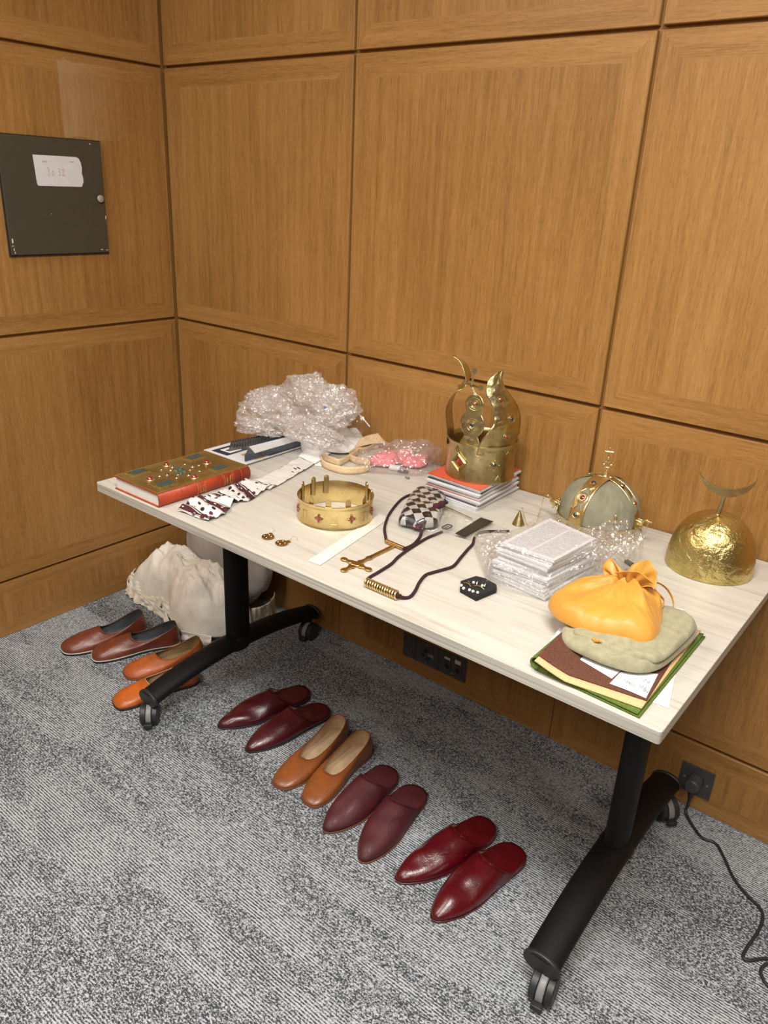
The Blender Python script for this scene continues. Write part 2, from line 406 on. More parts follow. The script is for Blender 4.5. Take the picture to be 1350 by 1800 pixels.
def film(name, tint=(0.95, 0.95, 0.96), body=0.08, rough=0.12, bubbles=0, bs_=0.5, wr=60, dist=0.004, edge=0.5, base=1.0, gloss=0.10):
    m, nt, bs = mat(name); out = nt.nodes['Material Output']; v = coords(nt)
    bs.inputs['Base Color'].default_value = (*[c*base for c in tint], 1); bs.inputs['Roughness'].default_value = rough
    bs.inputs['Specular IOR Level'].default_value = 1.0; bs.inputs['IOR'].default_value = 1.6
    vz = nt.nodes.new('ShaderNodeTexVoronoi'); vz.feature = 'DISTANCE_TO_EDGE'; vz.inputs['Scale'].default_value = wr
    wv_ = nt.nodes.new('ShaderNodeVectorMath'); wv_.operation = 'ADD'; nn = nt.nodes.new('ShaderNodeTexNoise'); nn.inputs['Scale'].default_value = wr*.6; nt.links.new(v, nn.inputs['Vector'])
    sc2 = nt.nodes.new('ShaderNodeVectorMath'); sc2.operation = 'SCALE'; sc2.inputs['Scale'].default_value = 1.2/wr; nt.links.new(nn.outputs['Color'], sc2.inputs[0])
    nt.links.new(v, wv_.inputs[0]); nt.links.new(sc2.outputs[0], wv_.inputs[1]); nt.links.new(wv_.outputs[0], vz.inputs['Vector'])
    h = mth(nt, 'ADD', mth(nt, 'MULTIPLY', vz.outputs['Distance'], 1.6), mth(nt, 'MULTIPLY', noi(nt, v, wr*.7, 3, 0.7, 0.5), 0.8))
    if bubbles:
        vo = nt.nodes.new('ShaderNodeTexVoronoi'); vo.feature = 'SMOOTH_F1'; vo.inputs['Scale'].default_value = bubbles; nt.links.new(v, vo.inputs['Vector'])
        h = mth(nt, 'SUBTRACT', h, mth(nt, 'MULTIPLY', vo.outputs['Distance'], 0.9))
    b = bump(nt, bs, h, bs_, dist)
    tr = nt.nodes.new('ShaderNodeBsdfTransparent'); tr.inputs[0].default_value = (0.985, 0.985, 0.985, 1)
    lw = nt.nodes.new('ShaderNodeLayerWeight'); lw.inputs[0].default_value = 0.3; nt.links.new(b.outputs[0], lw.inputs['Normal'])
    f = mth(nt, 'ADD', mth(nt, 'MULTIPLY', mth(nt, 'POWER', lw.outputs['Facing'], 2.0), edge), body, clamp=True)
    mx = nt.nodes.new('ShaderNodeMixShader'); nt.links.new(f, mx.inputs[0]); nt.links.new(tr.outputs[0], mx.inputs[1]); nt.links.new(bs.outputs[0], mx.inputs[2])
    gl = nt.nodes.new('ShaderNodeBsdfGlossy'); gl.inputs['Roughness'].default_value = rough; gl.inputs['Color'].default_value = (1, .97, .95, 1); nt.links.new(b.outputs[0], gl.inputs['Normal'])
    mg = nt.nodes.new('ShaderNodeMixShader'); mg.inputs[0].default_value = gloss; nt.links.new(mx.outputs[0], mg.inputs[1]); nt.links.new(gl.outputs[0], mg.inputs[2])
    nt.links.new(mg.outputs[0], out.inputs[0]); return m
BUBBLE = film('bubble_wrap_film', (0.97, 0.93, 0.91), 0.19, 0.16, 100, 1.0, 26, 0.006, 0.40)
BUBBLE2 = film('thin_bubble_wrap', (0.90, 0.89, 0.90), 0.035, 0.10, 110, 1.0, 45, 0.005, 0.25)
CLEAR = film('clear_polythene', (0.92, 0.92, 0.92), 0.01, 0.08, 0, 0.8, 30, 0.003, 0.15, gloss=0.05)
PINKF = film('pinkish_bubble_wrap', (0.88, 0.76, 0.76), 0.09, 0.12, 120, 1.0, 40, 0.005, 0.35)

# ------------------------------------------------------------------ the room
fl = MB(); fl.grid(2, 2, lambda u, v: (-0.02+6.0*u, 0.02-5.5*v, 0)); fo = struct(fl.build('floor', CARPET, smooth=False))
ce = MB(); ce.box((3, -2.7, 2.725), (6.2, 5.7, 0.05)); struct(ce.build('ceiling', CEIL, smooth=False))
wr_ = MB(); wr_.box((6.03, -2.7, 1.35), (0.06, 5.6, 2.7)); struct(wr_.build('wall_right', WALLP, smooth=False))
wf = MB(); wf.box((3, -5.53, 1.35), (6.1, 0.06, 2.7)); struct(wf.build('wall_front', WALLP, smooth=False))
def worn_wood():
    m = WOOD.copy(); m.name = 'oak_veneer_with_worn_patch'; nt = m.node_tree; bs = nt.nodes['Principled BSDF']
    src = bs.inputs['Base Color'].links[0].from_socket
    tc = nt.nodes.new('ShaderNodeTexCoord'); sp = nt.nodes.new('ShaderNodeSeparateXYZ'); nt.links.new(tc.outputs['Object'], sp.inputs[0])
    n = noi(nt, tc.outputs['Object'], 14, 4, .6); y = mth(nt, 'ADD', sp.outputs[1], mth(nt, 'MULTIPLY', mth(nt, 'SUBTRACT', n, .5), .04)); z = mth(nt, 'ADD', sp.outputs[2], mth(nt, 'MULTIPLY', mth(nt, 'SUBTRACT', n, .5), .05))
    def box(y0, y1, z0, z1): 
        a = mth(nt, 'MULTIPLY', mth(nt, 'GREATER_THAN', sp.outputs[1], y0), mth(nt, 'SUBTRACT', 1.0, mth(nt, 'MULTIPLY', mth(nt, 'SUBTRACT', y, y0), 1/(y1-y0)), clamp=True))
        return mth(nt, 'MULTIPLY', a, mth(nt, 'MULTIPLY', mth(nt, 'GREATER_THAN', z, z0), mth(nt, 'LESS_THAN', z, z1)))
    f = mth(nt, 'MULTIPLY', box(-.375, -.15, 1.585, 1.79), mth(nt, 'ADD', .10, mth(nt, 'MULTIPLY', n, .65)), clamp=True)
    nt.links.new(mixc(nt, f, src, (.46, .32, .19)), bs.inputs['Base Color']); return m
WORN = worn_wood()
DEP = 0.015
wb = MB(); wb.box((3.0, 0.04+DEP, 1.35), (6.1, 0.08, 2.7)); wback = struct(wb.build('wall_back', WOOD, smooth=False)); wback['_o'] = [0, 0, 0]
wl = MB(); wl.box((-0.04-DEP, -2.7, 1.35), (0.08, 5.6, 2.7)); wleft = struct(wl.build('wall_left', WOOD, smooth=False)); wleft['_o'] = [0, 0, 0]

def panel(u0, u1, z0, z1, to3, bw=0.055, side=None, seed=0, all_borders=True):
    """veneered panel: centre field plus four mitred border strips; to3(u, z, d) gives the 3D point d metres behind the face"""
    rnd = random.Random(seed); m = MB(); ch = 0.0016; side = bw if side is None else side
    a, b, c, d = u0+ch, u1-ch, z0+ch, z1-ch
    ia, ib, ic, id_ = a+side, b-side, c+bw, d-bw
    def quad(p, horiz):
        o1, o2 = rnd.uniform(0, 40), rnd.uniform(0, 40)
        uvs = [((z if horiz else u)+o1, (u if horiz else z)+o2) for u, z in p]
        m.add([to3(u, z, 0) for u, z in p], [(0, 1, 2, 3)], uvs)
    quad([(ia, ic), (ib, ic), (ib, id_), (ia, id_)], False)
    quad([(a, c), (b, c), (ib, ic), (ia, ic)], True)
    quad([(ia, id_), (ib, id_), (b, d), (a, d)], True)
    quad([(a, c), (ia, ic), (ia, id_), (a, d)], False)
    quad([(ib, ic), (b, c), (b, d), (ib, id_)], False)
    co = [(a, c), (b, c), (b, d), (a, d)]; cc = [(u0, z0), (u1, z0), (u1, z1), (u0, z1)]
    for i in range(4):
        j = (i+1) % 4
        m.add([to3(*co[i], 0), to3(*co[j], 0), to3(*cc[j], ch), to3(*cc[i], ch)], [(0, 1, 2, 3)], [(0, 0), (0, .5), (.01, .5), (.01, 0)])
        m.add([to3(*cc[i], ch), to3(*cc[j], ch), to3(*cc[j], DEP+.001), to3(*cc[i], DEP+.001)], [(0, 1, 2, 3)], [(3, 0), (3, .5), (3.01, .5), (3.01, 0)])
    return m
GX = 0.8345; GW = 0.0045
rows = [(0.2007, 1.0074), (1.0074, 1.8155), (1.8155, 2.62)]
tb = lambda u, z, d: (u, d, z)
tl = lambda u, z, d: (-d, -u, z)
k = 0
bbk = empty('baseboard_back', (0, 0, 0)); struct(bbk); bbl = empty('baseboard_left', (0, 0, 0)); struct(bbl)
for i in range(7):
    u0 = i*GX+(GW if i else 0.006); u1 = (i+1)*GX-GW
    for z0, z1 in rows:
        k += 1
        panel(u0, u1, z0+GW, z1-GW, tb, seed=k).build('wall_panel', WOOD, wback, smooth=False, fixn=False)
        if i < 6: panel(u0, u1, z0+GW, z1-GW, tl, seed=k+100).build('wall_panel', WORN if (i == 0 and z0 > 1 and z0 < 1.2) else WOOD, wleft, smooth=False, fixn=False)
    panel(u0-0.004*(i > 0), u1+0.004, 0.0, 0.2007-GW, tb, 0.05, 0.11, seed=k+200).build('skirting_panel', WOOD, bbk, smooth=False, fixn=False)
    if i < 6: panel(u0-0.004*(i > 0), u1+0.004, 0.0, 0.2007-GW, tl, 0.05, 0.11, seed=k+300).build('skirting_panel', WOOD, bbl, smooth=False, fixn=False)

# ------------------------------------------------------------------ metal box door on the left wall and its note
ab = empty('access_door', (0, -0.43, 1.41), 'square dark olive metal access door with chipped paint and a round knob on the left wall', 'access door')
m = MB(); m.box((0.003, -0.4275, 1.41), (0.006, 0.336, 0.338)); m.build('recess_frame', BLACKP, ab, smooth=False)
m = MB(); m.box((0.0095, -0.4285, 1.411), (0.006, 0.330, 0.330)); dr = m.build('door_leaf', OLIVEM, ab, bevel=0.001, smooth=False)
m = MB(); m.cyl((0.012, -0.284, 1.41), (0.019, -0.284, 1.41), 0.006); m.lathe([(0.0108, 0), (0.0112, 0.002), (0.0108, 0.0045), (0.009, 0.0055), (0, 0.006)], (0.019, -0.284, 1.41), n=28, M=Matrix.Rotation(PI/2, 3, 'Y'))
o = m.build('knob', STEEL, ab); o['label'] = 'round steel knob'
for (y, z, sy, sz) in [(-0.586, 1.287, .006, .018), (-0.587, 1.272, .010, .003), (-0.5845, 1.262, .003, .010), (-0.5825, 1.253, .003, .008), (-0.290, 1.255, .012, .003), (-0.270, 1.2535, .012, .0016), (-0.2655, 1.353, .003, .014), (-0.452, 1.363, .003, .003), (-0.30, 1.568, .009, .003)]:
    m = MB(); n = 9
    pts = [(math.cos(2*PI*i/n)*sy/2*random.uniform(.6, 1.1), math.sin(2*PI*i/n)*sz/2*random.uniform(.6, 1.1)) for i in range(n)]
    m.slab([(0.0125, y+a, z+b) for a, b in pts], (0.0004, 0, 0)); m.build('paint_chip', WHITEP, dr, smooth=False)
m = MB(); ol = [(-.492, 1.527), (-.352, 1.528), (-.343, 1.524), (-.337, 1.512), (-.335, 1.497), (-.337, 1.482), (-.334, 1.470), (-.334, 1.458), (-.341, 1.443), (-.484, 1.442), (-.488, 1.447)]
m.slab([(0.0131, y, z) for y, z in ol], (0.0006, 0, 0)); nt_ = m.build('paper_note', PAPER, smooth=False, loc=(0.0128, -.41, 1.485)); tag(nt_, 'torn white paper note reading 30 32 taped on the dark olive wall door', 'note'); nt_['_o'] = [0.0128, -.41, 1.485]
def stroke(pts, r, name, mt, root):
    m = MB(); m.tube(smooth_path(pts, 4), r, n=6); return m.build(name, mt, root)
W = 0.0141
def dig(kind, y, z, s):
    P3 = {'3': [(0, .95), (.35, 1), (.55, .8), (.2, .55), (.55, .35), (.4, .02), (0, .08)], '0': [(.3, .62), (.05, .4), (.1, .05), (.45, .02), (.6, .35), (.3, .62), (.15, .55)], '2': [(.05, .75), (.3, 1), (.5, .75), (.05, .1), (.2, .05), (.6, .05), (.75, .2)]}[kind]
    return [(W, y+a*s*.62, z+b*s) for a, b in P3]
for kk, y in (('3', -.452), ('0', -.437), ('3', -.417), ('2', -.404)):
    stroke(dig(kk, y, 1.473, .020), 0.0006, 'ink_digit', PINKINK, nt_)
stroke([(W, -.466+.003*i, 1.508+(.004 if i % 2 else 0)) for i in range(7)], .0003, 'ink_scribble', INK, nt_)
stroke([(W, -.375+.003*i, 1.512+(.003 if i % 2 else 0)) for i in range(6)], .0003, 'ink_scribble', INK, nt_)

# ------------------------------------------------------------------ AV floor plate and outlet on back wall
av = empty('connector_plate', (1.244, 0, 0.094), 'long black connector plate with two round sockets low on the back wall', 'wall plate')
m = MB(); m.box((1.244, -0.002, 0.094), (0.246, 0.004, 0.082)); m.build('plate', DGREYP, av, bevel=0.0008, smooth=False)
m = MB(); m.box((1.172, -0.0045, 0.094), (0.0012, 0.001, 0.080)); m.build('joint', BLACKP, av, smooth=False)
m = MB(); m.box((1.262, -0.0045, 0.094), (0.0012, 0.001, 0.080)); m.build('joint', BLACKP, av, smooth=False)
for x in (1.300, 1.340):
    m = MB(); RX = Matrix.Rotation(PI/2, 3, 'X'); m.box((x, -0.0055, 0.088), (0.026, 0.003, 0.031)); m.torus((x, -0.0075, 0.088), 0.0105, 0.0016, RX); s_ = m.build('xlr_socket', DGREYP, av, bevel=0.0006)
    m = MB(); m.cyl((x, -0.0074, 0.088), (x, -0.0066, 0.088), 0.0092); m.build('socket_hole', BLACKC, s_)
    m = MB(); m.box((x-.003, -0.0048, 0.114+(0.002 if x > 1.32 else 0)), (0.021, 0.0006, 0.008 if x < 1.32 else 0.014)); o = m.build('white_label', PAPER, av, smooth=False); o['label'] = 'small white sticker'
for (x, z) in [(1.213, .104), (1.203, .086), (1.225, .082)]:
    m = MB(); m.cyl((x, -0.008, z), (x, -0.004, z), 0.006, n=20); m.build('round_socket', BLACKP, av)
m = MB(); m.box((1.234, -0.005, .094), (0.022, 0.002, 0.012)); m.build('small_connector', GREYP, av, smooth=False)
for (x, z) in [(1.143, .121), (1.143, .067), (1.215, .128), (1.215, .061), (1.318, .128), (1.318, .066)]:
    m = MB(); m.cyl((x, -0.0055, z), (x, -0.004, z), 0.0026, n=12); m.build('screw', GREYP, av)
ou = empty('power_outlet', (2.087, 0, 0.091), 'square dark grey power outlet plate on the skirting behind the table foot', 'outlet')
m = MB(); m.box((2.087, -0.0025, 0.091), (0.084, 0.005, 0.084)); m.build('plate', DGREYP, ou, bevel=0.001, smooth=False)
m = MB(); m.cyl((2.087, -0.006, 0.091), (2.087, -0.0045, 0.091), 0.021, n=32); m.build('socket_well', BLACKP, ou)
for x in (2.058, 2.116):
    m = MB(); m.cyl((x, -0.006, 0.091), (x, -0.005, 0.091), 0.0028, n=12); m.build('screw', GREYP, ou)
pl = empty('power_cable', (2.087, -0.02, 0.09), 'black power plug and cable running from the outlet across the carpet', 'cable')
m = MB(); m.cyl((2.087, -0.008, 0.094), (2.087, -0.040, 0.094), 0.0195, 0.0185, n=32); m.lathe([(0.0185, 0), (0.016, 0.003), (0, 0.0035)], (2.087, -0.040, 0.094), n=32, M=Matrix.Rotation(PI/2, 3, 'X'))
o = m.build('plug', DGREYP, pl)
m = MB(); m.tube([(2.087, -0.026, 0.084), (2.0872, -0.028, 0.066), (2.0876, -0.030, 0.048)], [0.013, 0.0095, 0.005], n=16, sy=0.8); m.build('strain_relief', BLACKP, pl)
m = MB(); fz = lambda x, y: onz(x, y, 0.0045)
pts = [(2.0876, -0.030, 0.052), (2.088, -0.034, 0.03), (2.091, -0.045, 0.012)]+[fz(*q) for q in [(1220, 1455), (1234, 1472), (1258, 1483), (1272, 1506), (1290, 1544), (1312, 1572), (1334, 1594), (1341, 1612), (1332, 1638), (1314, 1664), (1306, 1682), (1318, 1688), (1345, 1685), (1362, 1690), (1345, 1696), (1337, 1708), (1345, 1727), (1365, 1745)]]
m.tube(smooth_path(pts, 6), 0.0036, n=12); m.build('cable', BLACKP, pl)

# ------------------------------------------------------------------ table
TX0, TX1, TY0, TY1, TZ = 0.6528, 2.1609, -0.7738, -0.006, 0.74
tab = empty('flip_top_table', (1.407, -0.39, 0), 'long whitewashed wood-grain table on black T-shaped legs with casters, against the panelled wall', 'table')
def rrect(x0, x1, y0, y1, r, n=4):
    out = []
    for cx, cy, a0 in ((x1-r, y0+r, -90), (x1-r, y1-r, 0), (x0+r, y1-r, 90), (x0+r, y0+r, 180)):
        out += [(cx+r*math.cos(R(a0+90*i/n)), cy+r*math.sin(R(a0+90*i/n))) for i in range(n+1)]
    return out
m = MB(); m.prism(rrect(TX0, TX1, TY0, TY1, 0.006), TZ-0.0245, TZ)
m.mi = [1, 0]+[1]*(len(m.f)-2); m.build('tabletop', [LAM, LEDGE], tab, bevel=0.0012, angle=30)
for cx in (0.746, 2.026):
    cy = -0.39
    m = MB(); m.tube([(cx, cy, 0.10), (cx, cy, 0.70)], 0.026, n=32, sx=1.0, sy=1.0, up=(0, 1, 0)); 
    for p in m.v: p.y = cy+(p.y-cy)*1.7
    m.build('column', BLACKM, tab)
    m = MB(); m.box((cx, cy, 0.705), (0.10, 0.50, 0.02)); m.build('mounting_bracket', BLACKM, tab, bevel=0.002, smooth=False)
    # arched foot
    ys = [-0.735+0.69*i/30 for i in range(31)]
    arc = [(cx, y, 0.082+0.045*(1-((y+0.39)/0.345)**2)) for y in ys]
    rad = [0.0385*(0.95+0.05*math.cos((y+.39)/.345*PI/2)) for y in ys]
    m = MB(); m.tube(arc, rad, n=28, sx=1.0, sy=0.62, up=(0, 0, 1)); ft = m.build('foot', BLACKM, tab)
    m = MB(); m.lathe([(0.048, 0), (0.047, 0.012), (0.040, 0.022), (0.034, 0.026)], (cx, cy, 0.122), n=32, sx=0.82, sy=1.15); m.build('collar', BLACKM, ft)
    for y0, y1 in ((-0.739, -0.728), (-0.052, -0.041)):
        m = MB(); m.tube([(cx, y0, 0.083), (cx, y1, 0.083)], 0.0395, n=28, sx=1.0, sy=0.66, up=(0, 0, 1)); m.build('end_cap', BLACKP, ft, bevel=0.003)
    for (kx, ky, rz, front) in ((cx+(0.014 if cx > 1 else 0.004), -0.735, R(8 if cx > 1 else 45), True), (cx+0.02, -0.085, R(10 if cx < 1 else 50), False)):
        cs = empty('caster', (kx, ky, 0)); cs.parent = tab; cs.location = Vector((kx, ky, 0))-Vector(tab['_o']); cs['_o'] = [0, 0, 0]
        cs.rotation_euler = (0, 0, rz)
        wheel_gap = 0.016
        for sx in (-1, 1):
            w_ = MB(); w_.lathe([(0.006, -0.007), (0.029, -0.0085), (0.032, -0.006), (0.032, 0.006), (0.029, 0.0085), (0.006, 0.007)], (sx*wheel_gap, 0, 0.032), n=32, M=Matrix.Rotation(PI/2, 3, 'Y'))
            w_.build('wheel', BLACKP, cs)
        w_ = MB(); w_.grid(12, 4, lambda u, v: ((v-.5)*0.015, -0.034*math.cos(PI*1.0*u-.35), 0.032+0.034*math.sin(PI*1.0*u-.35))); w_.build('wheel_guard', GREYP, cs, solid=0.003)
        w_ = MB(); w_.cyl((0, 0.004, 0.035), (0, 0.004, 0.072), 0.009); w_.build('stem', BLACKP, cs)
        w_ = MB(); w_.box((0, -0.038, 0.017), (0.024, 0.014, 0.013)); w_.build('brake_pedal', BLACKP, cs, bevel=0.002)
m = MB(); m.box((1.389, -0.39, 0.695), (1.23, 0.05, 0.03)); m.build('crossbar', BLACKM, tab, bevel=0.003, smooth=False)

# ------------------------------------------------------------------ shoes
NP = 56
def outline(half, L, asym=0.0, z=None):
    pts = [Vector((x, y*L, (h[0] if h else 0))) for x, y, *h in half]
    full = pts+[Vector((-p.x, p.y, p.z)) for p in pts[-2:0:-1]]
    sp = smooth_path(full, 12, closed=True)
    # resample each half evenly so that the two curves correspond
    hn = len(sp)//2; out = []
    def res(seg, n):
        d = [0]
        for a, b in zip(seg, seg[1:]): d.append(d[-1]+(b-a).length)
        o = []; j = 0
        for i in range(n):
            t = d[-1]*i/n
            while j < len(d)-2 and d[j+1] < t: j += 1
            f = (t-d[j])/max(1e-9, d[j+1]-d[j]); o.append(seg[j].lerp(seg[j+1], min(1, f)))
        return o
    out = res(sp[:hn+1], NP//2)+res(sp[hn:]+[sp[0]], NP//2)
    for p in out:
        t = p.y/L; p.x += asym*math.sin(PI*min(1, max(0, t)))*0.008-asym*0.006*(1-t)**2
    return out
BAB = [(0, 0), (.010, .012), (.024, .08), (.039, .20), (.0475, .35), (.047, .48), (.044, .62), (.042, .76), (.040, .88), (.027, .97), (0, 1)]
BABC = [(0, .575, .060), (.016, .58, .059), (.030, .605, .052), (.0405, .655, .038), (.0425, .73, .022), (.041, .84, .017), (.027, .955, .016), (0, .985, .016)]
LOA = [(0, 0), (.022, .010), (.037, .055), (.0465, .16), (.049, .29), (.045, .43), (.038, .58), (.0355, .74), (.036, .88), (.025, .975), (0, 1)]
LOAC = [(0, .45, .062), (.014, .445, .061), (.024, .455, .054), (.031, .53, .044), (.035, .68, .048), (.033, .84, .064), (.021, .95, .076), (0, .97, .078)]
ORAC = [(0, .40, .046), (.016, .405, .045), (.026, .45, .041), (.0325, .56, .038), (.034, .70, .041), (.031, .85, .052), (.020, .95, .062), (0, .97, .063)]
TAN = [(0, 0), (.017, .010), (.031, .06), (.041, .17), (.0435, .30), (.039, .45), (.034, .60), (.0325, .74), (.033, .87), (.023, .97), (0, 1)]
TANC = [(0, .345, .036), (.016, .355, .036), (.028, .43, .038), (.031, .58, .042), (.0305, .74, .050), (.028, .86, .060), (.018, .945, .068), (0, .962, .070)]
def make_shoe(name, label, cat, group, toe, heel, half, collar, up, lin, sole, asym=0, L=None, rimmat=None, welt=None, slipper=False, p_=0.55, hs=1.0, soleh=0.006, marks=(), insole=None, seed=0, wr=0.0015):
    toe, heel = Vector((toe.x, toe.y, 0)), Vector((heel.x, heel.y, 0)); d = heel-toe
    L = L or d.length
    d.normalize(); rz = math.atan2(d.y, d.x)-PI/2
    root = empty(name, toe, label, cat, group); root.rotation_euler = (0, 0, rz); root['_o'] = [0, 0, 0]
    base = outline(half, L, asym); col = outline(collar, L, asym)
    for p in col: p.z = p.z*hs
    z0 = soleh
    rnd = Vector((seed*7.3, seed*1.7, 0))
    def S(u, v, off=0.0, zoff=0.0, cs=1.0):
        f = u*NP; i = int(f) % NP; fr = f-int(f)
        b = base[i].lerp(base[(i+1) % NP], fr); c = col[i].lerp(col[(i+1) % NP], fr)
        a = v**1.25
        q = b.lerp(c, a); 
        k = p_
        zz = z0+(c.z-z0)*(a**k if a > 0 else 0)
        # pull sides slightly outwards to round them
        bul = math.sin(PI*min(1, v))*0.003
        n = Vector((b.x, (b.y-L*.5)*.3, 0)); n = n.normalized() if n.length > 1e-5 else Vector((0, -1, 0))
        wv = noise.noise(Vector((q.x*28, q.y*22, 0))+rnd)*wr*2.0*math.sin(PI*min(1, v)) if wr else 0
        q = Vector((q.x, q.y, zz+wv))+n*(bul-off); q.z -= zoff
        return q
    m = MB(); m.grid(NP, 20, lambda u, v: S(u, v), closeu=True); upper = m.build('upper', up, root, solid=0.0016, angle=60)
    m = MB(); m.grid(NP, 12, lambda u, v: S(u, 0.02+0.975*v, 0.0026, 0.0003), closeu=True); m.build('lining', lin, root, angle=60)
    # rolled edge along the opening
    m = MB(); m.tube([S(i/NP, 1.0, 0.0008) for i in range(NP)], 0.0012, n=6, closed=True); m.build('collar_edge', rimmat or up, upper)
    ins = [(p.x*0.985, L*.5+(p.y-L*.5)*0.985) for p in base]
    m = MB(); m.prism(ins, z0+0.001, z0+0.004); m.build('insole', insole or lin, root, bevel=0.001)
    so = [(p.x*1.03, L*.5+(p.y-L*.5)*1.008) for p in base]
    m = MB(); m.prism(so, 0.0, z0-(.0022 if welt else 0)); m.build('sole', sole, root, bevel=0.001)
    if welt:
        so = [(p.x*1.05, L*.5+(p.y-L*.5)*1.012) for p in base]
        m = MB(); m.prism(so, z0-.0022, z0+.0004); m.build('welt', welt, root, bevel=0.0006)
    if slipper:   # back folded flat onto the insole
        hp = [p for p in col if p.y > L*.50]; 
        fl_ = [(p.x*.985, p.y*.998) for p in base if p.y > L*.60]
        def flap(u, v):
            i = u*(len(fl_)-1); a = int(i); f = i-a; b = fl_[min(a+1, len(fl_)-1)]
            e = Vector((*fl_[a], 0)).lerp(Vector((*b, 0)), f); c = Vector((0, L*.60, 0)).lerp(Vector((e.x*.9, L*.55, 0)), .5)
            q = e.lerp(c, v); 
            return (q.x, q.y, z0+.0125-.006*v+0.002*math.sin(3*v)+0.0012*noise.noise(Vector((q.x*40, q.y*40, seed))))
        m = MB(); m.grid(40, 12, flap); m.build('folded_heel', up, root, solid=0.002, angle=60)
    for mk in marks:
        pts = [S(u, v, -0.0004)+Vector((0, 0, 0.0002)) for u, v in smooth_uv(mk)]
        m = MB(); m.tube(pts, 0.00075, n=6); m.build('embossed_mark', up, upper)
    return root
def smooth_uv(p):
    return [(q.x, q.y) for q in smooth_path([Vector((a, b, 0)) for a, b in p], 6)]
F = lambda x, y: onz(x, y, 0.0)
hook = [(.055, .62), (.10, .72), (.15, .76), (.17, .70), (.14, .63), (.11, .66)]
hook2 = [(.05, .55), (.04, .66), (.06, .74), (.10, .78), (.13, .74)]
hook3 = [(.93, .60), (.95, .72), (.99, .76), (1.03, .70)]
g = 'pairs of leather shoes on the carpet'
make_shoe('loafer', 'red-brown leather slip-on shoe with grey lining, the one nearer the left wall', 'shoe', g, F(109, 1148), F(256, 1106), LOA, LOAC, L_BROWN, LIN_GREY, SOLE_BLK, 1, welt=SOLE_WHT, soleh=0.010, seed=1)
make_shoe('loafer', 'red-brown leather slip-on shoe with grey lining, the one nearer the orange pair', 'shoe', g, F(161, 1157), F(316, 1128), LOA, LOAC, L_BROWN, LIN_GREY, SOLE_BLK, -1, welt=SOLE_WHT, soleh=0.010, seed=2)
make_shoe('moccasin', 'darker burnt orange leather slip-on shoe behind the table foot', 'shoe', g, F(219, 1190), F(356, 1150), LOA, ORAC, L_ORANGE2, LIN_DULL, SOLE_BRN, 1, soleh=0.007, seed=3, hs=1.08, rimmat=L_ORANGE2)
make_shoe('moccasin', 'bright orange leather slip-on shoe crossed by the black table foot', 'shoe', g, F(199, 1240), F(347, 1194), LOA, ORAC, L_ORANGE, LIN_DULL, SOLE_BLK, -1, soleh=0.008, seed=4, rimmat=LIN_TAN)
make_shoe('babouche_slipper', 'glossy dark burgundy pointed slipper, left one of the pair beside the tan flats', 'slipper', g, F(384, 1281), F(541, 1218), BAB, BABC, L_BURG, LIN_WHITE, SOLE_BLK, .6, slipper=True, seed=5, wr=.005)
make_shoe('babouche_slipper', 'glossy dark burgundy pointed slipper with faint embossed crest, right one next to the tan flats', 'slipper', g, F(431, 1321), F(575, 1249), BAB, BABC, L_BURG, LIN_WHITE, SOLE_BLK, -.6, slipper=True, seed=6, marks=(hook, hook2), wr=.002)
make_shoe('ballet_flat', 'tan leather flat shoe with beige lining, the one beside the dark burgundy slippers', 'shoe', g, F(489, 1387), F(604, 1288), TAN, TANC, L_TAN, LIN_TAN, SOLE_BRN, .7, seed=7, soleh=0.006, wr=0, rimmat=L_TAN)
make_shoe('ballet_flat', 'tan leather flat shoe with beige lining, the one beside the matte burgundy slippers', 'shoe', g, F(538, 1416), F(646, 1316), TAN, TANC, L_TAN, LIN_TAN, SOLE_BRN, -.7, seed=8, soleh=0.006, wr=0, rimmat=L_TAN)
make_shoe('babouche_slipper', 'matte grained burgundy pointed slipper touching the tan flat shoe', 'slipper', g, F(573, 1466), F(688, 1357), BAB, BABC, L_MATT, LIN_WHITE, SOLE_BRN, .6, slipper=True, seed=9, wr=.006, hs=1.05, p_=.48)
make_shoe('babouche_slipper', 'matte grained burgundy pointed slipper with embossed curl, nearer the crimson pair', 'slipper', g, F(633, 1517), F(737, 1391), BAB, BABC, L_MATT, LIN_WHITE, SOLE_BRN, -.6, slipper=True, seed=10, wr=.003, marks=(hook2,), p_=.48)
make_shoe('babouche_slipper', 'glossy crimson pointed slipper with deeply embossed hook, the left one of the front pair', 'slipper', g, F(698, 1553), F(863, 1452), BAB, BABC, L_RED, LIN_WHITE, L_RED, .6, slipper=True, seed=11, wr=.0045, marks=(hook, hook2))
make_shoe('babouche_slipper', 'glossy crimson pointed slipper nearest the camera, beside the right table leg', 'slipper', g, F(758, 1618), F(913, 1498), BAB, BABC, L_RED, LIN_WHITE, L_RED, -.6, slipper=True, seed=12, wr=.0045, marks=(hook3,))

